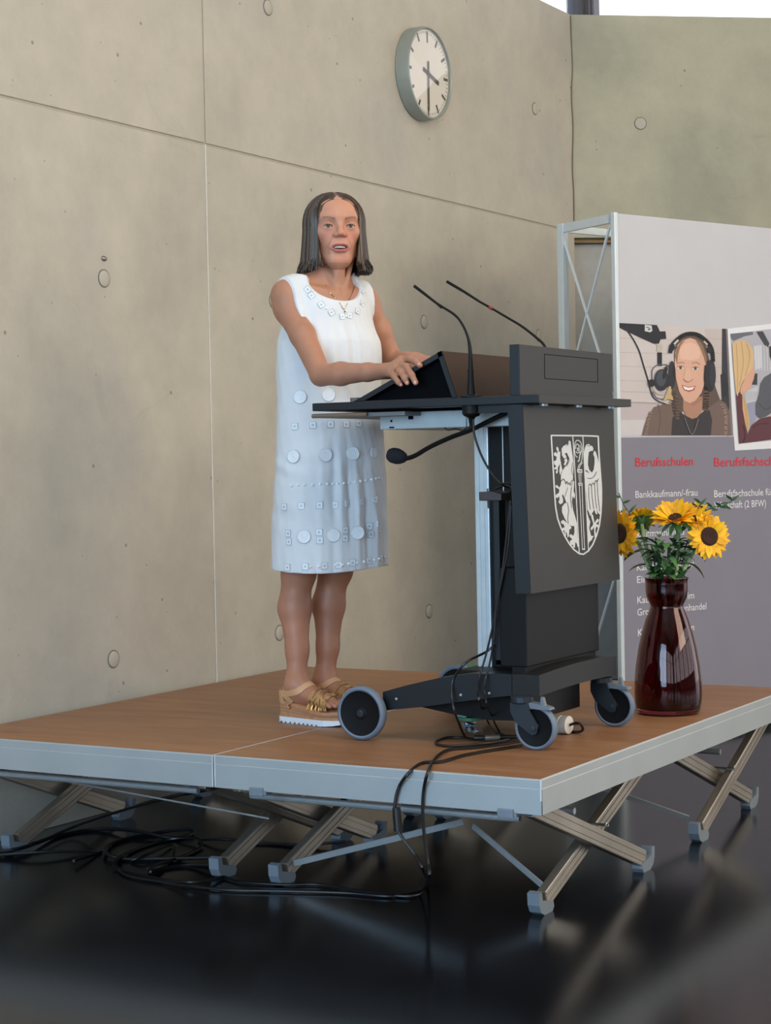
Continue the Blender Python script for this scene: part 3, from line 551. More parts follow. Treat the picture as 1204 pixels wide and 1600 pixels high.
# ---- floor cables at the left, under the stage
def fcab(label, pts, r=.0055, grp='black cables on the floor under the stage', z=.006):
    return cab('floor_cable', label, [uz(a, z+(.012 if i % 3 == 1 else 0)) for i, a in enumerate(pts)], r, grp)
fcab('thick black cable along the foot of the wall, leaving the picture at lower left', ((-20, 1332), (30, 1326), (90, 1306), (150, 1296), (210, 1298), (270, 1310), (300, 1302), (292, 1296), (240, 1302), (180, 1316), (164, 1330), (190, 1342), (250, 1342), (350, 1340)), .0065)
fcab('black cable in the wide loop of the coil left of the front feet', ((-20, 1338), (60, 1332), (150, 1330), (150, 1334), (115, 1345)), .005)
fcab('black cable whose coil spreads widest left of the front feet', ((350, 1370), (300, 1378), (240, 1372), (185, 1358), (180, 1345), (205, 1330), (260, 1312), (308, 1310), (312, 1325), (280, 1340), (240, 1352), (236, 1360), (290, 1352), (332, 1352)), .005)
fcab('black cable running behind the coil towards the right', ((310, 1312), (350, 1312), (400, 1316), (470, 1320), (540, 1315)), .0045)
fcab('innermost black cable loop of the coil on the floor', ((205, 1345), (230, 1335), (270, 1320), (262, 1350), (235, 1362)), .004)
cab('floor_cable', 'black cable rising from the floor at the wall to the underside of the stage', [uz((0, 1330), .006), uz((60, 1315), .02), uy((120, 1290), .55), uy((185, 1268), .45), uy((250, 1250), .3), uy((330, 1233), .1), uy((345, 1229), .05)], .0045, 'black cables on the floor under the stage')

# ---- plastic tubs and plug
m_cup = thin_glass('clear_plastic', (.93, .95, .96)); m_green = mat('green_lid', (40, 128, 84), .45); m_foil = mat('sweet_wrappers', (190, 205, 225), .25, .6, .5, 60)
def tub(c, lab, s=1.0, h=.058):
    t = thing('plastic_tub', tuple(c), lab, 'tub'); x, y, z = c
    build('tub_wall', MB().lathe([(.028*s, z+.001), (.031*s, z+.002), (.038*s, z+h), (.040*s, z+h), (.040*s, z+h+.003)], (x, y, 0), n=24, cap=False), m_cup, t, True)
    build('lid', MB().lathe([(.041*s, z+h), (.041*s, z+h+.008), (.036*s, z+h+.008), (.034*s, z+h+.005), (.001, z+h+.005)], (x, y, 0), n=24, cap=False), m_green, t, 30)
    mb = MB()
    for i in range(14):
        a = random.uniform(0, 6.28); r = random.uniform(0, .019*s); M = Matrix.Translation((x+r*math.cos(a), y+r*math.sin(a), z+.008+random.uniform(0, h-.02)))@Matrix.Rotation(random.uniform(0, 3), 4, (random.random(), random.random(), 1))
        mb.box((-.010, -.006, -.0012), (.010, .006, .0012), M=M, mi=i % 3)
    o = build('contents', mb, [m_foil, m_lg, m_blk], t); o['kind'] = 'stuff'; return t
c = uz((737, 1147), .4); tb = tub((c[0], c[1], .4), 'small clear plastic tub with green lid lying under the lectern base', 1.0, .044)
build('label_flap', MB().box((c[0]-.045, c[1]-.012, .448), (c[0]-.012, c[1]-.008, .47)), m_lg, tb)
c = uy((735, 1040), 1.30); tub((c[0], c[1], .4), 'plastic tub with green lid behind the far rear wheel', 1.25, c[2]-.4-.01)
c = uz((882, 1147), .4); t = thing('power_plug', (c[0], c[1], .4), 'white round power plug behind the near front caster', 'plug'); z = .4275
dd = Vector((-.92, .10, .0)).normalized(); e = Vector((c[0]+.016, c[1], z))
build('plug_body', MB().lathe([(.020, .0), (.026, .002), (.026, .022), (.0235, .023), (.0235, .026), (.0265, .028), (.0265, .050), (.021, .054), (.020, .075)], e, dd, 24), mat('plug_white', (215, 216, 210), .4), t, 30)
build('plug_cable', MB().tube([e+Vector((-.0, 0, 0)), e+Vector((.018, -.002, .006)), e+Vector((.034, .0, .004)), e+Vector((.036, .012, -.012)), e+Vector((.018, .02, -.022)), e+Vector((-.03, .03, -.0235))], .0042, 7, smooth=6), m_cable, t, True)

# ================================================================== BANNER (pop-up display)
BT = 2.2; b0 = uz((960, 333), BT); b1 = uz((1204, 357), BT); bk = uz((878, 350), BT)
du = Vector(b1)-Vector(b0); du.z = 0; du.normalize(); dn = Vector((du.y, -du.x, 0)); O = Vector((b0[0], b0[1], 0))
if dn.dot(Vector(CAM)-O) < 0: dn = -dn
ban = thing('display_banner', tuple(O), 'tall pop-up display with photo and school texts behind the stage', 'banner')
def bp_(u, z, d=0): return O+du*u+dn*d+Vector((0, 0, z))
def banpx(px, d=0): return Vector(upl(px, O+dn*d, dn))
def bu(px): q = banpx(px); return (q-O).dot(du), q.z
WB = 2.6
zg = bu((1050, 683))[1]
m_fab = mat('banner_light_grey', (196, 196, 200), .7, 0, .02, 5); m_fabd = mat('banner_purple_grey', (132, 130, 144), .7, 0, .02, 5)
def sheet(mb, u0, u1, z0, z1, d0, d1):
    V = [bp_(u, z, d) for d in (d0, d1) for u, z in ((u0, z0), (u1, z0), (u1, z1), (u0, z1))]
    return mb.add(V, [(0, 1, 2, 3), (7, 6, 5, 4), (0, 4, 5, 1), (1, 5, 6, 2), (2, 6, 7, 3), (3, 7, 4, 0)])
build('fabric_upper', sheet(MB(), .012, WB, zg, BT, -.006, 0), m_fab, ban); build('fabric_lower', sheet(MB(), .012, WB, .03, zg, -.006, 0), m_fabd, ban)
build('edge_profile', MB().bar(bp_(.002, 0, -.006), bp_(.002, BT+.004, -.006), .020, .022, dn, ch=.002), m_alu_w, ban)
K = Vector(bk); K.z = 0
build('post', MB().bar(K, K+Vector((0, 0, BT)), .034, .034, du, ch=.002), m_alu_w, ban)
fo = O-dn*.03
for z in (BT-.02, 1.44, .74, .04): build('side_rail', MB().bar(fo+Vector((0, 0, z)), K+Vector((0, 0, z)), .014, .036, (0, 0, 1)), m_alu_w, ban)
for z0, z1 in ((1.46, BT-.05), (.76, 1.42), (.06, .72)):
    build('cross_brace', MB().tube([fo+Vector((0, 0, z0)), K+Vector((0, 0, z1))], .0065, 6), m_alu_w, ban); build('cross_brace', MB().tube([fo+Vector((0, 0, z1)), K+Vector((0, 0, z0))], .0065, 6), m_alu_w, ban)
K2 = K+du*1.0
build('post', MB().bar(K2, K2+Vector((0, 0, BT)), .034, .034, du, ch=.002), m_alu_w, ban)
build('rear_rail', MB().bar(K+Vector((0, 0, BT-.02)), K2+Vector((0, 0, BT-.02)), .014, .03), m_alu_w, ban)
# printed text: fitted between two pixels of the photograph on the banner plane
def text(s, px0, px1, cap, mat_, nm='printed_text', bold=0, fit=True):
    c = bpy.data.curves.new('t', 'FONT'); c.body = s; c.size = 1; c.resolution_u = 3; c.offset = bold; o = bpy.data.objects.new('t', c); COL.objects.link(o)
    bpy.context.view_layer.update(); me = bpy.data.meshes.new_from_object(o.evaluated_get(bpy.context.evaluated_depsgraph_get())); bpy.data.objects.remove(o)
    xs = [v.co.x for v in me.vertices]; xa, xb = min(xs), max(xs); A_ = banpx(px0); B_ = banpx(px1); wd = (B_-A_).dot(du)
    zc = banpx((px0[0], px0[1]-cap)).z-A_.z; sy = zc/.70
    for v in me.vertices: x, y = (v.co.x-xa)/(xb-xa)*wd, v.co.y*sy; v.co = A_+du*x+Vector((0, 0, y))+dn*.0012
    me.materials.append(mat_); o = bpy.data.objects.new(nm, me); COL.objects.link(o); attach(o, ban); return o
m_red = mat('print_red', (205, 40, 58), .6); m_wht = mat('print_white', (225, 225, 230), .6)
text('Berufsschulen', (992, 729), (1082, 729), 14, m_red, bold=.012); text('Berufsfachschulen', (1115, 729), (1236, 730.5), 14, m_red, bold=.012)
for s, x0, x1, y, cp in (('Bankkaufmann/-frau', 992, 1089, 778, 11), ('Industrie-', 994, 1039, 809, 11), ('kaufmann/-frau', 994, 1068, 839.5, 11), ('Kaufmann/-frau im', 994, 1084, 892, 11), ('Einzelhandel', 994.5, 1062, 911, 11), ('Kaufmann/-frau im', 995, 1084, 943, 11),
                        ('Groß- und Außenhandel', 995, 1103, 962, 11), ('Kaufmann/-frau im', 996, 1084, 994, 11), ('Berufsfachschule für', 1115, 1208, 777, 11), ('Wirtschaft (2 BFW)', 1115, 1196, 795, 11)):
    text(s, (x0, y), (x1, y+(-(x1-x0)*.012 if y > 850 else 0)), cp, m_wht, bold=.006)
# printed photographs (flat)
m_print = mat('photo_print', rough=.6, attr='Col', var=.03, scale=8)
def ell(cx, cy, rx, ry, n=22, a0=0): return [(cx+rx*math.cos(2*math.pi*i/n+a0), cy+ry*math.sin(2*math.pi*i/n+a0)) for i in range(n)]
class Print:
    def __init__(s): s.mb = MB(); s.k = 0
    def p(s, poly, rgb):
        s.k += 1; decal(s.mb, poly, .0006+s.k*.00010, lambda q: banpx((960+q[0]/4.934, 490+q[1]/4.934)), dn, 0, lin(rgb))
    def s(s_, pts, w_, rgb, k=4):
        for q in stroke(pts, w_, k): s_.p(q, rgb); s_.k -= 1
        s_.k += 1
P1 = Print(); P = P1.p; S = P1.s
P([(24,72),(852,116),(905,940),(28,938)], (202,194,192)); P([(24,675),(420,690),(420,938),(28,938)], (192,180,182)); P([(24,820),(300,820),(300,938),(28,938)], (204,200,202))
P([(690,120),(828,120),(830,690),(760,690)], (196,184,180))
for y in (190, 298, 405, 515, 600): S([(26, y), (440, y+12)], 4, (180,172,170), 0)
for y in (190, 300, 410, 520): S([(690, y), (828, y+8)], 4, (180,168,164), 0)
S([(26, 680), (400, 694)], 8, (165,155,155), 0); P([(825,117),(852,117),(892,700),(905,940),(860,940),(820,690)], (44,44,52)); P([(853,118),(866,118),(908,940),(872,940),(880,700)], (120,112,114))
P([(812,470),(850,455),(870,560),(866,640),(820,640)], (30,30,38))
P([(24,72),(322,88),(345,138),(388,136),(394,195),(350,198),(335,238),(292,230),(180,180),(24,105)], (24,24,32)); P([(228,86),(280,92),(287,132),(270,145),(228,135)], (205,205,205)); S([(238,105),(262,110),(255,128),(275,118)], 6, (60,60,66), 0)
S([(80,112),(140,200),(185,290),(215,390),(240,470),(262,545)], 11, (34,34,42)); P([(316,232),(358,232),(366,268),(352,296),(318,294),(322,262)], (190,182,168)); P([(324,300),(360,300),(360,405),(326,402)], (22,22,28))
S([(285,520),(284,440),(320,398),(360,395),(400,398),(440,440),(458,500),(462,600),(440,660),(415,690)], 8, (90,90,98)); S([(262,560),(290,640),(340,680),(400,700)], 10, (60,52,62)); S([(280,570),(320,620),(370,625)], 8, (170,160,150)); S([(285,600),(320,650),(370,660)], 8, (110,95,110))
# hair behind, sweater
P([(455,300),(470,225),(520,180),(575,165),(640,180),(700,250),(740,420),(770,560),(805,660),(860,700),(780,760),(690,740),(600,700),(530,720),(492,822),(440,800),(428,650),(452,500)], (92,74,64))
P([(205,938),(222,870),(245,800),(300,720),(400,690),(440,700),(470,790),(600,812),(700,740),(800,668),(850,690),(880,760),(890,938)], (112,92,84)); S([(330,700),(345,800),(330,938)], 5, (84,70,66)); S([(270,760),(250,850),(235,930)], 22, (134,112,102)); S([(820,700),(850,780),(850,930)], 24, (140,118,106))
P([(430,938),(440,800),(500,760),(560,800),(620,806),(690,745),(725,745),(745,820),(735,938)], (50,46,48)); S([(470,640),(478,730),(480,810)], 26, (98,80,68)); S([(455,600),(446,700),(462,790)], 22, (80,64,56)); S([(700,600),(700,680),(690,740)], 40, (96,76,64))
P([(522,640),(670,640),(668,750),(630,800),(590,812),(545,790),(520,740)], (176,130,108)); P([(530,680),(600,712),(665,672),(668,640),(522,640)], (164,118,98))
P([(458,300),(480,240),(520,205),(575,188),(630,205),(672,250),(696,330),(700,430),(688,530),(662,610),(615,672),(572,692),(530,672),(490,600),(466,500),(456,400)], (216,170,146))
P([(490,280),(530,235),(580,222),(630,245),(655,300),(640,350),(570,360),(500,350)], (226,184,162)); P([(456,330),(472,262),(500,225),(540,198),(500,250),(480,320),(474,390)], (140,108,86)); P([(610,196),(660,225),(700,330),(702,420),(680,340),(650,260)], (140,108,86))
for q in ((500,418,24,10), (614,424,24,10)): P(ell(*q), (236,226,220)); P(ell(q[0], q[1], 12, 11), (70,74,80)); S([(q[0]-26, q[1]-4), (q[0], q[1]-14), (q[0]+26, q[1]-4)], 5, (110,76,62))
S([(472,388),(500,376),(530,382)], 5, (164,122,98)); S([(588,384),(620,376),(648,392)], 5, (164,122,98)); P([(540,420),(566,420),(584,500),(576,520),(540,524),(524,505)], (220,176,152)); S([(522,505),(545,524),(565,526),(592,508)], 6, (176,122,100))
P([(508,550),(560,566),(616,556),(604,590),(566,604),(528,590)], (176,84,80)); P([(516,558),(560,572),(608,564),(590,586),(560,592),(530,584)], (240,236,228));
# headphones
S([(420,300),(432,250),(470,205),(520,168),(575,155),(635,165),(690,205),(728,250),(745,300),(750,370)], 30, (34,34,40)); S([(450,235),(480,205)], 14, (200,196,186), 0); S([(680,215),(705,240)], 14, (196,180,150), 0); P([(412,245),(440,232),(460,262),(440,290),(414,285)], (20,20,26)); P([(702,262),(736,250),(748,290),(730,306),(708,300)], (20,20,26))
P(ell(432,460,26,95), (40,38,50)); P(ell(446,470,14,80), (24,22,30)); P(ell(728,480,42,122), (30,30,36)); P(ell(745,470,24,100), (42,42,50)); S([(690,400),(684,500),(694,590)], 12, (18,18,24))
P(ell(352,512,55,84), (34,34,42)); P(ell(348,500,38,62), (66,70,80)); P([(372,420),(392,400),(398,430),(378,500),(362,510),(356,480)], (18,18,24)); P(ell(274,536,26,30), (26,26,32)); P(ell(425,530,28,50), (36,36,44))
P([(408,558),(426,566),(414,610),(436,640),(440,668),(400,660),(362,676),(378,640)], (196,168,120)); S([(380,690),(400,696),(418,690),(424,676)], 8, (206,190,150)); S([(528,800),(552,870),(584,932),(610,890),(634,812)], 4, (140,134,130))
build('printed_photo', P1.mb, m_print, ban, label='printed photo of a smiling person with headphones at a studio microphone')
P2 = Print(); P = P2.p; S = P2.s
P([(852,118),(1420,55),(1560,1020),(925,1056)], (226,228,232)); P([(888,156),(1400,96),(1500,950),(950,1004)], (176,176,184))
P([(888,156),(1062,140),(1066,162),(1000,175),(912,212),(892,190)], (104,104,112)); P([(1088,140),(1140,136),(1190,230),(1180,262),(1150,240)], (58,58,66)); P([(1070,250),(1130,240),(1135,420),(1080,430)], (200,202,208)); P([(1060,460),(1098,462),(1096,550),(1052,548)], (50,50,58)); P([(1000,600),(1100,560),(1100,680),(1010,690)], (198,200,206))
for x in range(1080, 1200, 22): S([(x, 250), (x+8, 440)], 4, (224,224,230), 0)
for x in range(1010, 1100, 14): S([(x, 600), (x+3, 670)], 3, (165,168,178), 0)
P([(1020,690),(1110,670),(1090,800),(1060,860),(1000,880)], (150,152,176)); P([(1186,255),(1240,235),(1280,260),(1280,360),(1205,372),(1190,330)], (40,36,38)); P([(1204,372),(1280,360),(1270,440),(1230,470)], (190,140,120))
P([(1300,440),(1204,458),(1150,490),(1118,540),(1108,620),(1078,700),(1080,780),(1110,806),(1160,795),(1204,765),(1330,700)], (84,86,94)); S([(1105,690),(1160,740),(1220,700)], 5, (56,58,64)); P([(1180,792),(1230,780),(1240,830),(1190,840)], (206,156,134))
P([(930,620),(960,605),(985,640),(990,760),(1020,930),(1050,860),(1120,806),(1200,792),(1330,770),(1340,950),(1100,985),(955,1003)], (92,44,54)); S([(985,860),(1000,940),(985,990)], 10, (60,26,34)); S([(1060,880),(1110,850),(1180,850)], 8, (66,30,38))
P([(1030,400),(1062,400),(1072,440),(1068,500),(1040,575),(1000,610),(965,622),(962,580),(990,520)], (214,164,140)); P([(1062,440),(1076,472),(1066,480)], (214,164,140))
P([(900,235),(930,212),(985,206),(1030,230),(1060,280),(1070,335),(1060,400),(1040,440),(1015,470),(985,520),(965,560),(940,640),(928,600),(912,430)], (214,180,132)); P([(975,600),(990,640),(1015,720),(1030,800),(1034,860),(1018,915),(1000,850),(980,740)], (206,168,118))
for a in (((930,230),(940,400),(940,600)), ((970,215),(985,380),(955,560)), ((1010,230),(1035,330),(1000,480)), ((985,640),(1008,760),(1018,880))): S(a, 6, (190,152,104))
build('printed_photo', P2.mb, m_print, ban, label='tilted white-bordered printed photo of people talking')

# ================================================================== CLOCK
ck = thing('wall_clock', (WX, 3.228, 2.958), 'round station-style wall clock with white face high on the concrete wall', 'clock')
CC = Vector((WX, 3.228, 2.958)); R_ = .208; X_ = (1, 0, 0)
build('case', MB().lathe([(R_-.004, 0), (R_, .004), (R_, .058), (R_-.002, .068), (R_-.009, .070), (R_-.012, .066), (R_-.012, .052)], CC, X_, 72, cap=False), mat('clock_case_grey', (150, 156, 148), .35, .25, .02), ck, 30)
build('dial', MB().lathe([(R_-.012, .050), (R_-.012, .0535), (.0005, .0535)], CC, X_, 64, cap=False), mat('dial_white', (222, 214, 202), .6, 0, .01), ck)
mb = MB(); m_ink = mat('clock_ink', (66, 56, 50), .6)
def mark(a, r0, r1, wd, x=.0545, mb_=None):
    m_ = mb_ or mb; r = Vector((0, math.sin(a), math.cos(a))); t = Vector((0, math.cos(a), -math.sin(a))); c = CC+Vector((x, 0, 0))
    V = [c+r*r0-t*wd/2, c+r*r0+t*wd/2, c+r*r1+t*wd/2, c+r*r1-t*wd/2]; V += [v+Vector((.0012, 0, 0)) for v in V]
    m_.add(V, [(0, 1, 2, 3), (7, 6, 5, 4), (0, 4, 5, 1), (1, 5, 6, 2), (2, 6, 7, 3), (3, 7, 4, 0)])
for i in range(60):
    a = 2*math.pi*i/60
    if i % 5: mark(a, R_-.031, R_-.020, .0028, .0530)
    else: mark(a, R_-.058 if i else R_-.070, R_-.018, .0135, .0530)
build('minute_marks', mb, m_ink, ck)
# the face is seen from the +x side: clockwise runs towards +y
for nm, a, r0, r1, wd, x in (('hour_hand', math.radians(107), -.048, .104, .019, .0555), ('minute_hand', math.radians(181), -.055, .168, .013, .0575)):
    h = MB(); mark(a, r0, r1, wd, x, h); build(nm, h, m_ink, ck)
build('hub_cap', MB().lathe([(.012, .054), (.012, .0595), (.009, .0605)], CC, X_, 20), m_ink, ck)
build('cover_glass', MB().lathe([(R_-.012, .064), (R_*.6, .0665), (R_*.3, .068), (.0005, .0685)], CC, X_, 64, cap=False), m_glass, ck, True)

# ================================================================== VASE AND SUNFLOWERS
VC = Vector((-.157, 1.262, .4))
prof = [(.0, .0), (.085, .0), (.094, .003), (.0985, .010), (.1035, .035), (.1055, .065), (.104, .10), (.099, .15), (.090, .205), (.078, .255), (.066, .295), (.054, .325), (.051, .334), (.0515, .340), (.057, .350), (.0635, .366), (.066, .385), (.0655, .405), (.0665, .418), (.069, .4225), (.0685, .4245), (.066, .4235),
        (.063, .418), (.062, .405), (.0625, .385), (.060, .368), (.0535, .352), (.0475, .340), (.047, .332), (.050, .322), (.062, .293), (.074, .253), (.086, .204), (.095, .15), (.100, .10), (.1015, .065), (.0995, .036), (.093, .022), (.080, .017), (0, .016)]
prof = [(max(r, .0002), h) for r, h in prof]
m_rg = bpy.data.materials.new('dark_red_glass'); m_rg.use_nodes = True; b = m_rg.node_tree.nodes['Principled BSDF']
b.inputs['Base Color'].default_value = (.27, .045, .065, 1); b.inputs['Transmission Weight'].default_value = 1; b.inputs['Roughness'].default_value = .01; b.inputs['IOR'].default_value = 1.48
va = MB().lathe(prof, VC+Vector((0, 0, .0005)), n=64, cap=False)
va = tag(build('glass_vase', va, m_rg, None, True), 'tall dark red glass vase with narrow neck standing on the stage corner', 'vase')
m_pet = mat('petal_yellow', (246, 186, 14), .55, 0, .16, 40, sss=0); m_petb = mat('petal_yellow_deep', (236, 166, 10), .6, 0, .15, 40); m_disc = mat('seed_disc', (58, 32, 20), .9, 0, .5, 200, 1, 300)
m_stem = mat('pale_green_stem', (150, 172, 118), .55, 0, .1); m_leaf = mat('leaf_green', (78, 122, 66), .5, 0, .25, 18); m_leafd = mat('leaf_dark', (40, 78, 42), .5, 0, .2, 18)
def leafmesh(mb, A, d, up, L, W, bend=.3, n=5, thick=.0012):
    A = Vector(A); d = Vector(d).normalized(); up = Vector(up); up = (up-d*up.dot(d)).normalized(); s = d.cross(up)
    V = []; F = []
    for i in range(n+1):
        t = i/n; wd = W*max(.04, math.sin(math.pi*min(1, t*.92+.06))**.8)*(1-.25*t); c = A+d*L*t*(1-.15*bend*t)-up*L*bend*t*t
        V += [c-s*wd/2+up*wd*.12, c, c+s*wd/2+up*wd*.12, c-up*thick]
    for i in range(n):
        a = 4*i; b = a+4; F += [(a, a+1, b+1, b), (a+1, a+2, b+2, b+1), (a, b, b+3, a+3), (a+2, a+3, b+3, b+2)]
    return mb.add(V, F)
def sunflower(i, head, nrm, r, label, open_=.12, leaves=3, npet=24, rd=.36, r0=None):
    head = Vector(head); nrm = Vector(nrm).normalized(); t = thing('sunflower', tuple(head), label, 'flower', 'sunflowers in the red vase')
    u = nrm.cross(Vector((0, 0, 1))).normalized(); v = u.cross(nrm)*-1; v = nrm.cross(u)
    rdisc = r*rd
    build('seed_disc', MB().lathe([(rdisc*1.0, -.004), (rdisc, .002), (rdisc*.85, .007), (rdisc*.5, .008), (rdisc*.3, .005), (.0003, .0045)], head, nrm, 24, cap=False), m_disc, t, True)
    for ring, (nn, L, off, op) in enumerate(((npet, r-rdisc*.86, 0, open_), (npet-4, (r-rdisc*.86)*.88, .5, open_+.22))):
        for k in range(nn):
            a = 2*math.pi*(k+off)/nn+random.uniform(-.07, .07); rad = u*math.cos(a)+v*math.sin(a); o_ = op+random.uniform(-.12, .14)
            d = rad*math.cos(o_)+nrm*math.sin(o_); A_ = head+rad*rdisc*.86-nrm*(.001+.001*ring)
            m_ = leafmesh(MB(), A_, d, nrm, L*random.uniform(.88, 1.08), r*.34*random.uniform(.85, 1.15), random.uniform(-.05, .35), 4); build('petal', m_, m_pet if (k+ring) % 3 else m_petb, t, True)
    # green back of the head
    build('calyx', MB().lathe([(.006, -.024), (rdisc*.7, -.018), (rdisc*1.05, -.006), (rdisc*.9, -.002)], head, nrm, 20), m_leaf, t, True)
    for k in range(10):
        a = 2*math.pi*k/10+.2; rad = u*math.cos(a)+v*math.sin(a); m_ = leafmesh(MB(), head+rad*rdisc*.8-nrm*.012, rad-nrm*.1, nrm, r*.55, r*.26, .25, 3); build('bract', m_, m_leaf, t, True)
    a_ = 2.4*i; nk = VC+Vector((.034*math.cos(a_), .034*math.sin(a_), .335)); base_ = VC+Vector((-.05*math.cos(a_), -.05*math.sin(a_), .03))
    side = Vector((head.x-VC.x, head.y-VC.y, 0)); rim = VC+Vector((side.x, side.y, 0))*(.048/max(side.length, .048))+Vector((0, 0, .43)); mid = VC+Vector((side.x, side.y, 0))*(.020/max(side.length, .02))+Vector((0, 0, .33))
    back = head-nrm*.022; k2 = back-nrm*.05+Vector((0, 0, -.02)); st = [base_, mid, rim, (rim+k2)/2+Vector((0, 0, .008)), k2, back]
    build('stem', MB().tube(st, .0062, 8, smooth=5), m_stem, t, True)
    for k in range(leaves):
        q = random.uniform(.15, .9); c = rim.lerp(k2, q); a = random.uniform(0, 6.28); d = Vector((math.cos(a), math.sin(a), random.uniform(-.25, .5)))
        build('leaf', leafmesh(MB(), c, d, (0, 0, 1), random.uniform(.06, .095), random.uniform(.036, .056), random.uniform(.2, .7), 5), m_leaf if k % 2 else m_leafd, t, True)
    return t
toC = Vector(CAM)-VC; toC.z = 0; toC.normalize(); rgt = Vector((RT[0], RT[1], 0)).normalized()
def vp(px, dd): return Vector(ud(px, (VC.x, VC.y, .4)))+toC*dd
sunflower(0, vp((1107, 837), .05), toC*.80+rgt*.38+Vector((0, 0, .10)), .074, 'sunflower facing the room at the right, with its large dark centre fully seen', .05, 3, 24, .40)
sunflower(1, vp((1079, 811), .02), toC*.62+rgt*.05+Vector((0, 0, 1.0)), .074, 'sunflower looking upward in the middle right of the bunch', .55, 4, 22, .30)
sunflower(2, vp((1054, 809), .04), toC*.60-rgt*.2+Vector((0, 0, 1.0)), .078, 'sunflower looking upward in the middle of the bunch, left of the centre pair', .55, 4, 24, .28)
sunflower(3, vp((1000, 812), -.03), toC*-.55-rgt*.15+Vector((0, 0, .55)), .057, 'sunflower seen from behind between the left flower and the middle ones', .1, 3, 22, .36)
sunflower(4, vp((968, 833), .03), toC*.62-rgt*.72+Vector((0, 0, .05)), .078, 'leftmost sunflower, turned away and half hidden by the lectern', .05, 3, 24, .40)
# leafy greens filling the neck, willow sprigs
fg = thing('leaf_foliage', tuple(VC+Vector((0, 0, .43))), 'bushy green foliage filling the neck of the vase', 'foliage')
for k in range(90):
    a = random.uniform(0, 6.28); h = random.uniform(.43, .55); rr = random.uniform(.0, .030)+.25*(h-.43); c = VC+Vector((rr*math.cos(a), rr*math.sin(a), h)); d = Vector((math.cos(a), math.sin(a), random.uniform(-.1, 1.1)))
    build('leaf', leafmesh(MB(), c, d, (0, 0, 1), random.uniform(.032, .062), random.uniform(.018, .034), random.uniform(.1, .7), 4), m_leaf if k % 3 else m_leafd, fg, True)
mb = MB()
for k in range(7):
    a = k*.9; mb.tube([VC+Vector((.02*math.cos(a), .02*math.sin(a), .34)), VC+Vector((.035*math.cos(a), .035*math.sin(a), .46)), VC+Vector((.045*math.cos(a), .045*math.sin(a), .53))], .0026, 5)
build('twigs', mb, m_leafd, fg, True)
for nm, lab, pts, lf in (('sprig', 'thin leafy sprig curving out above the right sunflower', ((1060, 880), (1085, 820), (1108, 795), (1130, 790), (1146, 780)), 9), ('sprig', 'curled green tendril rising left of the flowers by the lectern', ((1018, 880), (1003, 840), (985, 805), (975, 790), (966, 770)), 5), ('sprig', 'short dark leafy sprig between the middle and right sunflowers', ((1065, 880), (1078, 830), (1090, 795), (1096, 786)), 5)):
    P_ = catmull([vp(a, .0) for a in pts], 5); t = thing(nm, tuple(P_[0]), lab, 'foliage')
    build('stem', MB().tube(P_, .0016, 5), m_leafd, t, True)
    for k in range(lf):
        q = P_[int(len(P_)*(.45+.54*k/lf))]; s = 1 if k % 2 else -1; build('leaf', leafmesh(MB(), q, rgt*s*.7+Vector((0, 0, random.uniform(-.7, .8)))+toC*.2, toC, random.uniform(.022, .036), .010, .4*s, 4), m_leafd, t, True)

# ================================================================== PERSON
class Field:
    def __init__(s, lo, hi, h):
        s.lo = np.array(lo, float); s.h = h; s.n = np.ceil((np.array(hi)-s.lo)/h).astype(int)+1; s.d = np.full(s.n, 1.0, np.float32)
    def reg(s, lo, hi):
        a = np.clip(np.floor((np.array(lo)-s.lo)/s.h).astype(int), 0, s.n); b = np.clip(np.ceil((np.array(hi)-s.lo)/s.h).astype(int)+1, 0, s.n)
        sl = tuple(slice(int(i), int(j)) for i, j in zip(a, b))
        X = [(s.lo[k]+s.h*np.arange(a[k], b[k])).astype(np.float32) for k in range(3)]
        return sl, X[0][:, None, None], X[1][None, :, None], X[2][None, None, :]
    def put(s, fn, lo, hi, k=.02, sub=False):
        p = k+2.5*s.h
        sl, X, Y, Z = s.reg(np.array(lo)-p, np.array(hi)+p)
        a = s.d[sl]
        if a.size == 0: return
        b = fn(X, Y, Z).astype(np.float32)
        if sub: a_, b_ = -a, b; hh = np.maximum(k-np.abs(a_-b_), 0)/k; s.d[sl] = -(np.minimum(a_, b_)-hh*hh*k/4)
        else: hh = np.maximum(k-np.abs(a-b), 0)/k; s.d[sl] = np.minimum(a, b)-hh*hh*k/4
def f_cone(A, B, ra, rb):
    A = np.array(A, float); B = np.array(B, float); ab = B-A; L2 = max(ab@ab, 1e-9)
    def f(X, Y, Z):
        px, py, pz = X-A[0], Y-A[1], Z-A[2]; t = np.clip((px*ab[0]+py*ab[1]+pz*ab[2])/L2, 0, 1)
        return np.sqrt((px-ab[0]*t)**2+(py-ab[1]*t)**2+(pz-ab[2]*t)**2)-(ra+(rb-ra)*t)
    r = max(ra, rb); return f, np.minimum(A, B)-r, np.maximum(A, B)+r
def f_ell(C, r, ax):   # ax: 3 unit axes rows
    C = np.array(C, float); r = np.array(r, float); ax = np.array(ax, float)
    def f(X, Y, Z):
        p = [X-C[0], Y-C[1], Z-C[2]]; q = [sum(p[j]*ax[i][j] for j in range(3)) for i in range(3)]
        k0 = np.sqrt(sum((q[i]/r[i])**2 for i in range(3)))+1e-6; k1 = np.sqrt(sum((q[i]/r[i]**2)**2 for i in range(3)))+1e-6
        return k0*(k0-1)/k1
    e = np.sqrt((ax**2*(r**2)[:, None]).sum(0)); return f, C-e, C+e
def cone(F, A, B, ra, rb, k=.02, sub=False): f, lo, hi = f_cone(A, B, ra, rb); F.put(f, lo, hi, k, sub)
def elli(F, C, r, ax, k=.02, sub=False): f, lo, hi = f_ell(C, r, ax); F.put(f, lo, hi, k, sub)
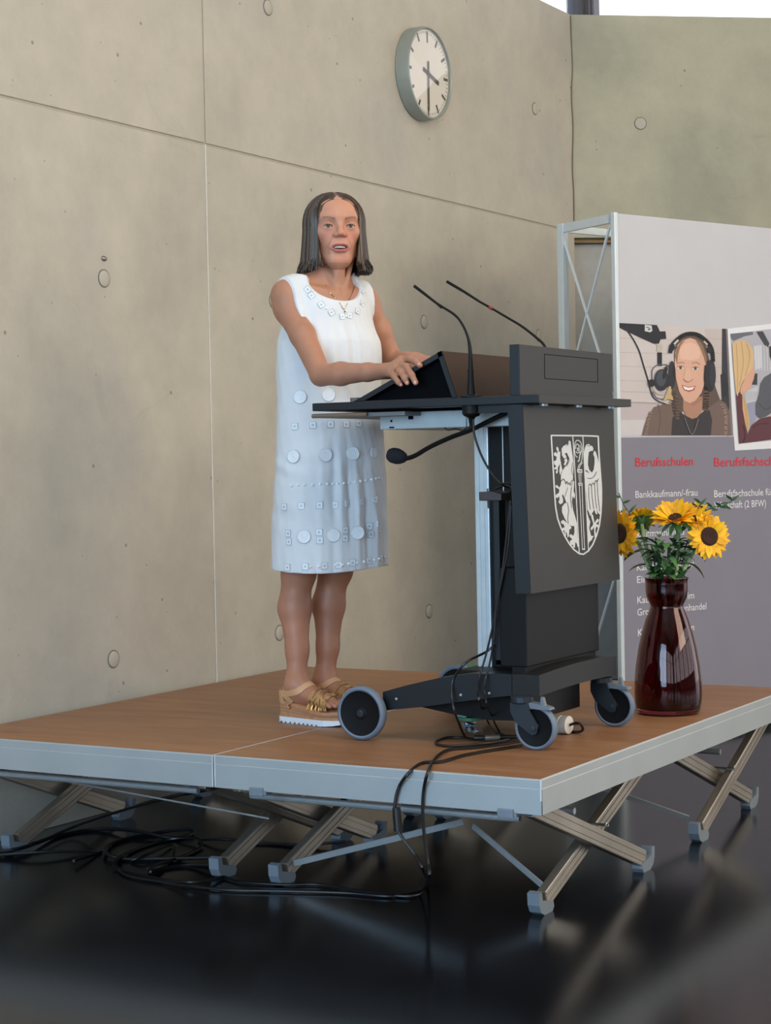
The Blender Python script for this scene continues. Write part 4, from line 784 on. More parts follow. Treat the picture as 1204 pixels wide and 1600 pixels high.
def nets(F):
    d = F.d; ins = d < 0; n = d.shape
    c = np.zeros((n[0]-1, n[1]-1, n[2]-1), np.int8)
    for i in (0, 1):
        for j in (0, 1):
            for k in (0, 1): c += ins[i:n[0]-1+i, j:n[1]-1+j, k:n[2]-1+k]
    idx = np.argwhere((c > 0) & (c < 8)); m = len(idx)
    ids = np.full(c.shape, -1, np.int32); ids[tuple(idx.T)] = np.arange(m)
    acc = np.zeros((m, 3)); cnt = np.zeros(m); I = idx
    for ax in range(3):
        o = [a for a in range(3) if a != ax]
        for u in (0, 1):
            for v in (0, 1):
                a = I.copy(); a[:, o[0]] += u; a[:, o[1]] += v; b = a.copy(); b[:, ax] += 1
                da = d[tuple(a.T)]; db = d[tuple(b.T)]; s = (da < 0) != (db < 0)
                t = np.where(s, da/np.where(s, da-db, 1), 0); P = a.astype(float); P[:, ax] += t
                acc[s] += P[s]; cnt[s] += 1
    V = F.lo+F.h*(acc/cnt[:, None]); Q = []
    for ax in range(3):
        sl0 = [slice(1, -1)]*3; sl1 = [slice(1, -1)]*3; sl0[ax] = slice(0, -1); sl1[ax] = slice(1, None)
        a = ins[tuple(sl0)]; b = ins[tuple(sl1)]; e = np.argwhere(a != b)
        off = np.array([1, 1, 1]); off[ax] = 0; e = e+off
        o = [(ax+1) % 3, (ax+2) % 3]; vs_ = []
        for u, v in ((-1, -1), (0, -1), (0, 0), (-1, 0)):
            q = e.copy(); q[:, o[0]] += u; q[:, o[1]] += v; vs_.append(ids[tuple(q.T)])
        q = np.stack(vs_, 1); fl = ins[tuple(e.T)]; q[~fl] = q[~fl][:, ::-1]; Q.append(q)
    Q = np.concatenate(Q); return V, Q[(Q >= 0).all(1)]
def sdf_object(name, parts, mt, parent, color=None, label=None):
    Vs = []; Fs = []; o = 0
    for V, Q in parts: Vs.append(V); Fs.append(Q+o); o += len(V)
    V = np.concatenate(Vs); Q = np.concatenate(Fs)
    me = bpy.data.meshes.new(name); me.vertices.add(len(V)); me.vertices.foreach_set('co', V.astype(np.float32).ravel())
    me.loops.add(len(Q)*4); me.loops.foreach_set('vertex_index', Q.astype(np.int32).ravel()); me.polygons.add(len(Q)); me.polygons.foreach_set('loop_start', np.arange(0, len(Q)*4, 4, dtype=np.int32))
    me.update(calc_edges=True); me.polygons.foreach_set('use_smooth', np.ones(len(Q), bool)); me.materials.append(mt)
    if color is not None:
        a = me.color_attributes.new('Col', 'FLOAT_COLOR', 'POINT'); c = np.ones((len(V), 4), np.float32); c[:, :3] = color(V); a.data.foreach_set('color', c.ravel())
    ob = bpy.data.objects.new(name, me); COL.objects.link(ob); attach(ob, parent)
    if label: ob['label'] = label
    return ob

BC = np.array([-1.075, .762, 0]); BF = np.array([.921, -.389, 0]); BL = np.array([.389, .921, 0]); UZ = np.array([0, 0, 1.])
AX = np.array([BL, BF, UZ])
def B(s, f, z): return BC+BL*s+BF*f+UZ*z
per = thing('person', (-1.12, .72, .4), 'woman with brown bob in white sleeveless dress speaking at the lectern', 'person')

# --- joints
SHR, SHL = B(-.142, -.005, 1.698), B(.168, -.01, 1.700)
ELR = uy((501, 586), .545); WRR = uy((600, 580), .515)
ELL = uy((612, 562), .99); WRL = np.array([-.66, .90, 1.475])
HF = np.array([.664, -.748, 0]); HF /= np.linalg.norm(HF); HL = np.array([.748, .664, 0]); HL /= np.linalg.norm(HL); HAX = np.array([HL, HF, UZ])
HC = np.array([-1.045, .770, 1.927]); HS = 1.09
def H(s, f, z): return HC+HL*s*HS+HF*f+UZ*z
def G(s, f, z): return HC+HL*s+HF*f+UZ*z

# --- upper body field
U = Field((-1.42, .36, 1.02), (-.56, 1.16, 2.09), .0026)
for C, r, k in ((B(0, -.005, 1.20), (.165, .105, .14), .05), (B(0, 0, 1.40), (.132, .098, .16), .06), (B(0, -.005, 1.57), (.142, .10, .17), .05), (B(-.065, .075, 1.545), (.056, .038, .06), .04), (B(.065, .070, 1.545), (.056, .038, .06), .04)): elli(U, C, r, AX, k)
cone(U, B(-.135, -.012, 1.715), B(.135, -.012, 1.715), .044, .044, .05)
cone(U, B(0, -.015, 1.775), B(-.145, -.012, 1.728), .045, .036, .05); cone(U, B(0, -.015, 1.775), B(.145, -.012, 1.728), .045, .036, .05)
elli(U, B(0, .045, 1.665), (.11, .05, .075), AX, .05)
cone(U, B(0, -.015, 1.72), H(0, -.015, -.06), .056, .052, .04)
# collar bones, neck cords
for s in (-1, 1):
    cone(U, B(.014*s, .080, 1.724), B(.092*s, .045, 1.742), .007, .008, .022)
    cone(U, B(.012*s, .076, 1.733), H(.044*s, .014, -.09), .0085, .010, .010)
    cone(U, B(.008*s, .071, 1.735), H(.013*s, .050, -.112), .0045, .0055, .005)
cone(U, B(0, .060, 1.742), H(0, .055, -.118), .012, .014, .02)
# arms
def arm(F, SH, EL, WR, s):
    SH, EL, WR = map(np.array, (SH, EL, WR)); elli(F, SH+UZ*-.012, (.038, .042, .053), AX, .030); m = SH+(EL-SH)*.45
    cone(F, SH+UZ*-.02, m, .0415, .0385, .02); cone(F, m, EL, .0385, .0325, .015); m2 = EL+(WR-EL)*.32
    cone(F, EL, m2, .0320, .0345, .012); cone(F, m2, EL+(WR-EL)*.75, .0345, .0260, .012); cone(F, EL+(WR-EL)*.75, WR, .0265, .0235, .012)
arm(U, SHR, ELR, WRR, -1); arm(U, SHL, ELL, WRL, 1)
# hands
def finger(F, P, r, k=.006):
    rr = np.linspace(r*1.06, r*.80, len(P))
    for i in range(len(P)-1): cone(F, P[i], P[i+1], rr[i], rr[i+1], k)
KN = [uy((626, 563), .505), uy((623, 569), .487), uy((618, 576), .474), uy((611, 583), .468)]
FG = [[KN[0], uy((639, 561), .487), uy((649, 565), .462), uy((656, 571), .441)],
      [KN[1], uy((635, 573), .452), uy((643, 586), .434), uy((649, 598), .434)],
      [KN[2], uy((627, 582), .446), uy((632, 591), .433), uy((636, 598), .435)],
      [KN[3], uy((617, 590), .446), uy((622, 597), .435), uy((626, 601), .437)]]
W0 = np.array(WRR)
for i, kn in enumerate(KN):
    off = (np.array([0, .0, .0])); a = W0+(np.array(kn)-W0)*.12+np.array([0, (.010, .003, -.004, -.010)[i], -.001]); cone(U, a, kn, .0145, .0118, .014)
    finger(U, FG[i], (.0102, .0104, .0100, .0088)[i])
    cone(U, kn, np.array(kn)+UZ*.002, .0118, .0105, .006)
TH_ = [W0+np.array([.02, .012, -.006]), W0+np.array([.045, .022, -.008]), W0+np.array([.075, .020, -.006]), W0+np.array([.098, .010, .004])]
cone(U, TH_[0], TH_[1], .016, .014, .014); finger(U, TH_[1:], .0115)
# left hand rests on the sloped screen behind the housing edge
WL = WRL; 
for i, dy in enumerate((-.026, -.009, .009, .026)):
    kn = WL+np.array([.078, dy-.005, .004]); cone(U, WL+np.array([.008, dy*.5, 0]), kn, .0145, .0118, .014)
    finger(U, [kn, kn+np.array([.034, dy*.2, .012]), kn+np.array([.056, dy*.3, .014]), kn+np.array([.072, dy*.35, .006])], (.0095, .010, .0096, .0084)[i])
cone(U, WL+np.array([.02, -.018, -.004]), WL+np.array([.05, -.040, -.004]), .015, .012, .012); finger(U, [WL+np.array([.05, -.040, -.004]), WL+np.array([.078, -.046, .0]), WL+np.array([.098, -.044, .0])], .0105)
# head
UB = U; U = Field(HC-np.array([.105, .125, .165]), HC+np.array([.125, .115, .125]), .0016)
cone(U, B(0, -.015, 1.76), H(0, -.015, -.06), .052, .051, .04); cone(U, B(0, .035, 1.76), H(0, .055, -.118), .016, .014, .02)
elli(U, H(0, -.016, .030), (.076*HS, .094, .086), HAX, .02); elli(U, H(0, .018, -.030), (.0605*HS, .072, .078), HAX, .03)
elli(U, H(0, .040, .045), (.060*HS, .052, .050), HAX, .03)
cone(U, H(-.010, .063, -.095), H(.010, .063, -.095), .0185, .0185, .026)
for s in (-1, 1):
    cone(U, H(.046*s, .005, -.068), H(.018*s, .058, -.094), .015, .014, .03)
    elli(U, H(.042*s, .055, -.012), (.020*HS, .022, .020), HAX, .024)
    cone(U, H(.010*s, .086, .032), H(.042*s, .072, .032), .0085, .008, .016)
    elli(U, H(.0715*s, -.005, -.008), (.007*HS, .018, .030), HAX, .008)
elli(U, H(0, .068, -.052), (.030*HS, .024, .026), HAX, .025)     # mouth mound
for s in (-1, 1): elli(U, H(.0325*s, .100, .006), (.0165*HS, .015, .0115), HAX, .014, True)
cone(U, H(0, .084, .022), H(0, .101, -.012), .0070, .0085, .014); elli(U, H(0, .104, -.020), (.0095*HS, .010, .0085), HAX, .010)
for s in (-1, 1): elli(U, H(.0125*s, .095, -.0235), (.0072*HS, .009, .0068), HAX, .008)
for s in (-1, 1):
    elli(U, H(.0325*s, .0715, .004), (.0175, .0160, .0150), HAX, .006)
    cone(U, H(.017*s, .0800, .0080), H(.0325*s, .0872, .0104), .0022, .0030, .003); cone(U, H(.0325*s, .0872, .0104), H(.048*s, .0745, .0050), .0030, .0026, .003)
    elli(U, H(.0325*s, .095, .0038), (.0150, .030, .0041), HAX, .002, True)
    cone(U, H(.022*s, .104, -.022), H(.036*s, .092, -.060), .0016, .0016, .010, True)      # nasolabial fold
# mouth: upper and lower lip, opening
for (x0, z0, x1, z1, f0, f1, r0, r1) in ((0, -.0530, .010, -.0522, .0935, .0925, .0030, .0034), (.010, -.0522, .0270, -.0590, .0925, .0815, .0034, .0018), (0, -.0725, .012, -.0712, .0925, .0905, .0046, .0042), (.012, -.0712, .0270, -.0610, .0905, .0815, .0042, .0018)):
    for s in (-1, 1): cone(U, H(x0*s, f0, z0), H(x1*s, f1, z1), r0, r1, .005)
elli(U, H(0, .094, -.0620), (.0215*HS, .016, .0058), HAX, .004, True)
elli(U, H(0, .103, -.0865), (.020*HS, .010, .005), HAX, .012, True)     # dip under the lip
HDF = U; U = UB
SK = (172, 122, 97)
def skin(V):
    c = np.tile(np.array(lin(SK)), (len(V), 1)); P = V-HC; q = np.stack([P@HL/HS, P@HF, P[:, 2]], 1)
    def blob(cx, cy, rx, ry, col, amt, fmin=.03, pw=2):
        g = amt*np.exp(-(((np.abs(q[:, 0])-cx)/rx)**2+((q[:, 2]-cy)/ry)**2)**(pw/2))*(q[:, 1] > fmin); c[:] = c*(1-g[:, None])+np.array(lin(col))*g[:, None]
    hd = np.exp(-np.maximum(0, (V[:, 2]-1.0)*0)); face = (q[:, 1] > .0) & (V[:, 2] > 1.82); c[face] = c[face]*.5+np.array(lin((208, 150, 124)))*.5
    blob(.035, -.025, .022, .022, (200, 118, 98), .45); blob(0, -.018, .014, .012, (200, 120, 100), .35); blob(0, -.095, .02, .014, (205, 135, 115), .3)
    for s in (-1, 1):      # crease shade painted into the skin: smile folds, mouth corners, under-eyes
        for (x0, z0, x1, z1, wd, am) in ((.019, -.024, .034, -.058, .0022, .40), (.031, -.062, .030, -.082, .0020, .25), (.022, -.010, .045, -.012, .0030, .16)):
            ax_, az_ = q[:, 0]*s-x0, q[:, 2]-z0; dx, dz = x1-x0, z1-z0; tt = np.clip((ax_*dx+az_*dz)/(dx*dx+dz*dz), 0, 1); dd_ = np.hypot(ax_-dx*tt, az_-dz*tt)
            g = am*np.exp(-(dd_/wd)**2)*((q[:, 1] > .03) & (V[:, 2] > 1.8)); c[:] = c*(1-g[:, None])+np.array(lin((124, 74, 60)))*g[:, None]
    # lips
    lip = (((q[:, 0]/.0280)**2+((q[:, 2]+.0628)/.0134)**2) < 1) & (q[:, 1] > .078) & (V[:, 2] > 1.8); c[lip] = np.array(lin((172, 100, 94)))
    inn = (((q[:, 0]/.0210)**2+((q[:, 2]+.062)/.0050)**2) < 1) & (q[:, 1] > .06) & (q[:, 1] < .0925); c[inn] = np.array(lin((96, 40, 40)))
    # brows
    for s in (-1, 1):
        x = q[:, 0]*s; t = (x-.014)/.034; zb = .0250+.006*np.sin(np.clip(t, 0, 1)*2.2); g = .75*np.exp(-((q[:, 2]-zb)/.0036)**2)*((t > 0) & (t < 1) & (q[:, 1] > .05)); c[:] = c*(1-g[:, None])+np.array(lin((104, 74, 58)))*g[:, None]
    blob(.0325, .012, .018, .008, (140, 90, 72), .5); blob(.0325, -.006, .014, .004, (150, 98, 80), .35)  # shade under the brow and below the eyes, mixed into the skin colour
    k = 1+.05*np.sin(V[:, 0]*61+V[:, 2]*47)*np.sin(V[:, 1]*53-V[:, 2]*39); c *= k[:, None]
    kn = np.array(KN); hand = np.min(np.linalg.norm(V[:, None, :]-kn[None], axis=2), axis=1) if len(V) < 5 else None
    lg = V[:, 2] < .95; c[lg] = c[lg]*.55+np.array(lin((176, 118, 92)))*.45
    return c
m_skin = mat('skin', rough=.48, attr='Col', var=.05, scale=22, bump=.12, bscale=260, sss=.12, spec=.4)
# legs field
LG = Field((-1.36, .50, .43), (-.88, 1.06, 1.12), .004)
AKR, AKL = np.array((-1.135, .638, .525)), np.array((-1.128, .790, .520)); KNR, KNL = np.array((-1.152, .687, .865)), np.array((-1.100, .822, .865))
HPR, HPL = B(-.075, 0, 1.10), B(.075, 0, 1.10)
for AK, KN_, HP, s in ((AKR, KNR, HPR, -1), (AKL, KNL, HPL, 1)):
    cone(LG, HP, KN_, .066, .050, .02); elli(LG, KN_+np.array([.010, -.004, 0]), (.044, .046, .05), AX, .03)
    cf = KN_+(AK-KN_)*.33-BF*.018; cone(LG, KN_-BF*.006, cf, .046, .0505, .02); cone(LG, cf, KN_+(AK-KN_)*.72, .0505, .033, .02); cone(LG, KN_+(AK-KN_)*.70, AK, .0345, .0305, .02)
    for q in (-1, 1): elli(LG, AK+BL*.024*q+UZ*-.008, (.012, .014, .014), AX, .014)
# feet
FD = {}
for nm, AK, yaw, in (('R', AKR, -.13), ('L', AKL, -.30)):
    d = np.array([math.cos(yaw), math.sin(yaw), 0]); l = np.array([-d[1], d[0], 0]); FD[nm] = (d, l)
    hz = .472; heel = AK-d*.028; heel[2] = hz+.012; ball = AK+d*.125; ball[2] = .455+.012
    cone(LG, AK, heel, .031, .027, .03); cone(LG, AK+d*.01-UZ*.02, ball+UZ*.010, .030, .020, .03); cone(LG, heel, ball, .026, .020, .02)
    for q in (-.022, .0, .022): cone(LG, AK+d*.05+l*q*.6-UZ*.035, ball+l*q, .017, .0145, .016)
    for i in range(5):
        s = 1 if nm == 'R' else -1; q = s*(.030-.0155*i); L_ = (.062, .060, .054, .046, .036)[i]; r = (.0115, .0088, .0084, .0080, .0078)[i]
        cone(LG, ball+l*q*.9-UZ*.002, ball+d*(L_*.5)+l*q+UZ*.001, r*1.05, r, .006); cone(LG, ball+d*(L_*.5)+l*q+UZ*.001, ball+d*L_*.9+l*q-UZ*.005, r, r*.92, .004)
body = sdf_object('body', [nets(U), nets(HDF), nets(LG)], m_skin, per, skin)

# eyes, teeth
m_eye = mat('eye_white', (186, 172, 164), .2, 0, .01); m_iris = mat('iris', (70, 66, 52), .2); m_pup = mat('pupil', (12, 12, 12), .1); m_tooth = mat('teeth', (214, 204, 190), .3, 0, .01)
for s in (-1, 1):
    c = H(.0325*s, .0732, .0040); gz = Vector(HF+HL*-.02).normalized(); e = MB().ball(c, .0132, 20)
    eo = build('eye', e, m_eye, per, True); build('iris', MB().lathe([(.0064, .0118), (.0058, .0125), (.0028, .01315), (.0001, .0133)], c, gz, 20, cap=False), m_iris, eo, True); build('eyelash', MB().tube([H(.017*s, .0822, .0050), H(.025*s, .0870, .0082), H(.0325*s, .0893, .0090), H(.041*s, .0845, .0075), H(.049*s, .0755, .0035)], [.0004, .0009, .0011, .0010, .0004], 5, smooth=3), mat('lash_brown', (58, 40, 34), .7), per, True); build('pupil', MB().lathe([(.0024, .0131), (.0001, .0136)], c, gz, 14, cap=False), m_pup, eo, True)
mb = MB()
for i in range(-3, 4):
    x = i*.0052; mb.box((x-.0025, 0, -.0070), (x+.0025, .004, .0), M=Matrix(((HL[0], HF[0], 0, 0), (HL[1], HF[1], 0, 0), (0, 0, 1, 0), (0, 0, 0, 1))), ch=.0008)
mb.v = [tuple(np.array(v)+H(0, .0825-.35*abs(np.dot(np.array(v), HL))**1.2, -.0560)) for v in mb.v]
mb2 = MB()
build('teeth', mb, m_tooth, per)

# --- hair
def hair_outer(P):   # P (...,3) head-local coords -> approx signed distance
    x, y, z = P[..., 0], P[..., 1], P[..., 2]; zz = np.minimum(z, .028)
    t = np.clip((.028-z)/.15, 0, 1); rx = .096+.014*t**1.5; ry = .104+.002*t
    top = np.sqrt((x/.096)**2+((y+.012)/.108)**2+((z-.028)/.094)**2); side = np.sqrt((x/rx)**2+((y+.012)/ry)**2)
    d = np.where(z > .028, (top-1)*.094, (side-1)*.096)
    d = d+.004*np.exp(-(x/.006)**2)*(z > .05)*(y > -.05)          # parting
    return d
def hair_w(z): return np.interp(z, [-.16, -.12, -.09, -.07, -.01, .028, .044, .057, .071, .084, .099], [.044, .052, .057, .061, .066, .063, .056, .045, .030, .010, 0])
HB = Field(HC-np.array([.14, .14, .15]), HC+np.array([.14, .14, .14]), .0025)
sl, X, Y, Z = HB.reg(HB.lo, HB.lo+HB.h*(HB.n-1)); X, Y, Z = np.broadcast_arrays(X-HC[0], Y-HC[1], Z-HC[2])
hx = X*HL[0]+Y*HL[1]; hy = X*HF[0]+Y*HF[1]; Pq = np.stack([hx, hy, Z], -1)
d = hair_outer(Pq)
ang = np.arctan2(hx, hy+.012); dm = np.clip((.055-Z)/.04, 0, 1); d = d+dm*(.0016*np.sin(ang*46+3*np.sin(Z*22))+.0010*np.sin(ang*97+2*np.sin(Z*35+1)))+(1-dm)*.0007*np.sin(hy*330+8*np.abs(hx))
op = np.maximum(np.abs(hx)-hair_w(Z), .018-hy)       # face opening
d = np.maximum(d, -op)
bot = -.128-.010*np.sin(ang*9)+.02*np.maximum(0, (hy-.0)/.1)
d = np.maximum(d, bot-Z)
inner = np.sqrt((hx/.070)**2+((hy-.01)/.075)**2)-1; d = np.where(Z < -.02, np.maximum(d, -(inner*.07)-.0), d)
HB.d = d.astype(np.float32)
def haircol(V):
    P = V-HC; x, y, z = P@HL, P@HF, P[:, 2]; a = np.arctan2(x, y+.012)
    n = .5+.25*np.sin(a*61+2*np.sin(z*17))+.25*np.sin(a*23+1.3+1.5*np.sin(z*11)); n = np.clip(n, 0, 1)[:, None]
    c = np.array(lin((44, 33, 29)))*(1-n)+np.array(lin((82, 60, 48)))*n
    g = np.exp(-((np.abs(x)-hair_w(z))/.012)**2)*(y > .01)*(z > -.13)*.7; g = g*(.45+.55*np.sin(a*80)); g = np.clip(g, 0, 1)[:, None]
    c = c*(1-g)+np.array(lin((132, 110, 86)))*g
    lo = np.clip((-.07-z)/.05, 0, 1)[:, None]; return c*(1-lo*.55)
m_hair = mat('hair_brown', rough=.42, attr='Col', var=.12, scale=120, stretch=(1, 1, .12), spec=.3)
hair = sdf_object('hair', [nets(HB)], m_hair, per, haircol)
mbs = [MB(), MB(), MB()]
def onhair(p):
    p = np.array(p, float)
    for _ in range(6):
        d0 = float(hair_outer(p)); g = np.array([(float(hair_outer(p+e))-d0)/1e-4 for e in np.eye(3)*1e-4]); g /= np.linalg.norm(g)+1e-9; p = p-g*(d0-.0012)
    return p
for k in range(560):
    s = random.choice((-1, 1)); th = random.uniform(0, 1)
    y0 = random.uniform(-.075, .050); ae = math.radians(random.uniform(34, 172)); ae = math.radians(np.interp(y0, [-.075, .050], [172, 40]))+random.uniform(-.10, .10)
    a0 = ae; pts = []; bad = False
    zend = -.126+random.uniform(-.010, .012)
    for j in range(11):
        t = j/10
        if t < .35:
            q = t/.35; x = s*(.004+.085*math.sin(q*1.35)*math.sin(ae)**.6); yy = y0+( -.012+.104*math.cos(ae)-y0)*q**1.2; z = .118-.07*q**1.8
        else:
            q = (t-.35)/.65; x = s*.1*math.sin(ae); yy = -.012+.106*math.cos(ae); z = .048+(zend-.048)*q
        p = onhair((x, yy, z))
        if p[1] > .016 and abs(p[0]) < hair_w(p[2])+.001:
            bad = bad or abs(p[0]) < hair_w(p[2])-.0025; p[0] = s*(hair_w(p[2])+.002)
        pts.append(G(*p))
    if bad: continue
    pts[-1] = pts[-1]+HL*s*random.uniform(-.004, .010)+HF*random.uniform(-.004, .006)
    mbs[random.choice((0, 0, 1, 2))].tube(pts, [.0007, .0014, .0013, .0009], 4, smooth=2)
for mm, c_, nm in zip(mbs, ((42, 31, 28), (68, 53, 45), (112, 98, 84)), ('dark_strands', 'brown_strands', 'grey_strands')):
    o = build(nm, mm, mat(nm, c_, .4, 0, .1, 80), hair, True); o['kind'] = 'stuff'

# --- dress
DR = Field((-1.36, .52, .84), (-.84, 1.16, 1.80), .0034)
ZP = [.80, .90, 1.0, 1.1, 1.2, 1.3, 1.4, 1.5, 1.58, 1.66, 1.74, 1.80]
WA = [.197, .196, .195, .192, .188, .184, .180, .180, .174, .150, .120, .10]
WB_ = [.158, .156, .152, .147, .136, .128, .122, .128, .128, .10, .06, .04]
sl, X, Y, Z = DR.reg(DR.lo, DR.lo+DR.h*(DR.n-1)); X, Y, Z = np.broadcast_arrays(X-BC[0], Y-BC[1], Z); X = X.astype(np.float32); Y = Y.astype(np.float32)
dz_ = np.clip((1.25-Z)/.35, 0, 1); O2 = BL*-.008+BF*-.002; X = X-O2[0]*dz_; Y = Y-O2[1]*dz_
sx = X*BL[0]+Y*BL[1]; sy = X*BF[0]+Y*BF[1]-.006; za = Z[0, 0]; a_ = np.interp(za, ZP, WA)[None, None, :]; b_ = np.interp(za, ZP, WB_)[None, None, :]
ang = np.arctan2(sx, sy); k0 = np.sqrt((sx/a_)**2+(sy/b_)**2); k1 = np.sqrt((sx/a_**2)**2+(sy/b_**2)**2)+1e-6
loft = k0*(k0-1)/k1
low = np.clip((1.36-Z)/.35, 0, 1)
def bump_(c, w_, amp): return amp*np.exp(-((ang-c)/w_)**2)
fold = bump_(-.78, .07, .006)+bump_(-.56, .07, -.011)+bump_(-.40, .07, .009)+bump_(-.22, .06, -.008)+bump_(-.02, .07, .010)+bump_(.22, .07, -.011)+bump_(.45, .08, .009)+bump_(.75, .08, -.007)+bump_(-1.5, .14, -.006)+.0012*np.sin(ang*15+2*np.sin(Z*6))
loft = loft-fold*low*(.6+.4*np.sin(Z*13+ang*3))
up_ = np.clip((Z-1.36)/.1, 0, 1); loft = loft-up_*(bump_(-.85, .07, .004)-bump_(-.68, .07, .006)+bump_(-.50, .06, .005)-bump_(-.34, .06, .005)+bump_(-.18, .06, .005)-bump_(.0, .06, .004)+bump_(.18, .07, .004))*np.exp(-((Z-1.50)/.10)**2)
wr = .0022*np.sin(Z*70+2.5*np.sin(ang*3+Z*9))*np.exp(-((Z-1.19)/.04)**2)+.0018*np.sin(Z*60+ang*5)*np.exp(-((Z-1.05)/.05)**2)+.0007*np.sin(ang*24+Z*14)*np.sin(Z*31+ang*7)
DR.d = (loft-wr).astype(np.float32)
for C, r, k in ((B(-.062, .072, 1.545), (.060, .040, .062), .05), (B(.062, .070, 1.545), (.060, .038, .062), .05)): elli(DR, C, np.array(r)+.007, AX, k)
cone(DR, B(-.120, -.012, 1.715), B(.120, -.012, 1.715), .050, .050, .04)
cone(DR, B(0, -.015, 1.770), B(-.145, -.012, 1.728), .050, .0415, .03); cone(DR, B(0, -.015, 1.770), B(.145, -.012, 1.728), .050, .0415, .03)
elli(DR, B(0, .045, 1.665), (.116, .056, .081), AX, .04)
# the cloth lies over the skin of the shoulders: sample the body field and offset it
px_, py_, pz_ = [(DR.lo[k]+DR.h*np.arange(DR.n[k])-UB.lo[k])/UB.h for k in range(3)]
k0_ = int(np.searchsorted(DR.lo[2]+DR.h*np.arange(DR.n[2]), 1.60))
def tri(F_, gx, gy, gz):
    out = 0
    ix, iy, iz = [np.clip(np.floor(g).astype(int), 0, n_-2) for g, n_ in zip((gx, gy, gz), F_.n)]
    fx, fy, fz = [np.clip(g-i_, 0, 1).astype(np.float32) for g, i_ in zip((gx, gy, gz), (ix, iy, iz))]
    for a in (0, 1):
        for b_c in (0, 1):
            for c_ in (0, 1):
                w_ = (fx if a else 1-fx)[:, None, None]*(fy if b_c else 1-fy)[None, :, None]*(fz if c_ else 1-fz)[None, None, :]
                out = out+w_*F_.d[np.ix_(ix+a, iy+b_c, iz+c_)]
    return out
zz_ = (DR.lo[2]+DR.h*np.arange(DR.n[2]))[k0_:]
ub = tri(UB, px_, py_, pz_[k0_:])-.0065+(.02*np.clip((1.67-zz_)/.06, 0, 1)).astype(np.float32)[None, None, :]
Sx = sx[:, :, k0_:]; Sy = sy[:, :, k0_:]
ub = np.maximum(ub, np.maximum(np.abs(Sx)-.152, Sy-.13)); a0_ = DR.d[:, :, k0_:]; hh = np.maximum(.012-np.abs(a0_-ub), 0)/.012; DR.d[:, :, k0_:] = np.minimum(a0_, ub)-hh*hh*.003
# openings: neck, arms, hem
elli(DR, B(-.008, .090, 1.790), (.116, .088, .088), AX, .004, True); elli(DR, B(-.014, -.02, 1.815), (.116, .10, .058), AX, .004, True)
for s in (-1, 1):
    C = B(.205*s, -.004, 1.660); elli(DR, C, (.056, .080, .100), AX, .004, True); elli(DR, B(.242*s, 0, 1.70), (.09, .09, .09), AX, .004, True)
hem = .872+.006*np.sin(ang*2); DR.d = np.maximum(DR.d, (hem-Z).astype(np.float32))
inn = (loft+.009); inn = np.maximum(inn, Z-1.0); DR.d = np.maximum(DR.d, (-inn).astype(np.float32)); del X, Y, Z, k0, k1, loft, inn, ang, sx, sy, low, fold, wr
m_linen = mat('white_linen', (214, 217, 220), .8, 0, .015, 30, .18, 600, spec=.2)
dress = sdf_object('dress', [nets(DR)], m_linen, per, label='white sleeveless linen dress with ring and square trims')
# trims sewn on the cloth: found where the photograph's rays meet the dress
me = dress.data; bvh = BVHTree.FromPolygons([v.co[:] for v in me.vertices], [p.vertices[:] for p in me.polygons])
bme = body.data; bvb = BVHTree.FromPolygons([v.co[:] for v in bme.vertices], [p.vertices[:] for p in bme.polygons])
def hit(px, tree=None):
    d_ = Vector(ray(px)).normalized(); r = (tree or bvh).ray_cast(Vector(CAM), d_)
    return (r[0], r[1]) if r[0] is not None else (None, None)
m_trim = mat('trim_white', (228, 232, 236), .5, 0, .02, spec=.5); m_trimd = mat('trim_silver_edge', (178, 188, 196), .45, .1, .02); m_bead = mat('bead_white', (240, 240, 238), .6, 0, .01)
def frame_at(c, n):
    n = n.normalized(); n.z *= .5; n.normalize(); v = Vector((0, 0, 1)); u = v.cross(n).normalized(); v = n.cross(u); return Matrix(((u.x, v.x, n.x, c.x), (u.y, v.y, n.y, c.y), (u.z, v.z, n.z, c.z), (0, 0, 0, 1)))
def xf(mb, M, n0): mb.v[n0:] = [tuple(M @ Vector(v)) for v in mb.v[n0:]]
def ringtrim(px, r=.021):
    c, n = hit(px)
    if c is None: return
    c = c+n*.0015; M = frame_at(c, n); mb = MB()
    mb.lathe([(r, -.002), (r, .0014), (r-.0022, .0024), (r-.004, .0012), (r-.0055, .0010), (r-.0075, .0020), (r-.0095, .0010), (r-.011, .0010), (r-.0125, .0022), (r-.0145, .0012), (.003, .0012), (.0002, .003)], n=28, mi=0, cap=False)
    mb.tube([(r*math.cos(a), r*math.sin(a), .0012) for a in np.linspace(0, 2*math.pi, 28, endpoint=False)], .0009, 4, 1, closed=True); xf(mb, M, 0)
    build('ring_trim', mb, [m_trim, m_trimd], dress, True)
def sqtrim(px, s=.0098, rot=0):
    c, n = hit(px)
    if c is None: return
    c = c+n*.001; M = frame_at(c, n)@Matrix.Rotation(rot, 4, 'Z'); mb = MB()
    P_ = [(-s, -s), (s, -s), (s, s), (-s, s)]; mb.tube([(x, y, .001) for x, y in P_], .0014, 5, 1, closed=True)
    mb.box((-s*.92, -s*.92, -.002), (s*.92, s*.92, .0012)); mb.box((-s*.35, -s*.35, .001), (s*.35, s*.35, .0022), 1); xf(mb, M, 0)
    build('square_trim', mb, [m_trim, m_trimd], dress)
def crop3(x, y): return (400+x/4.704, 580+y/4.704)
for x, y in ((323,188),(531,172),(275,625),(508,615),(708,605),(352,1215),(566,1205),(744,1187)): ringtrim(crop3(x, y))
ringtrim(crop3(862, 600), .017)
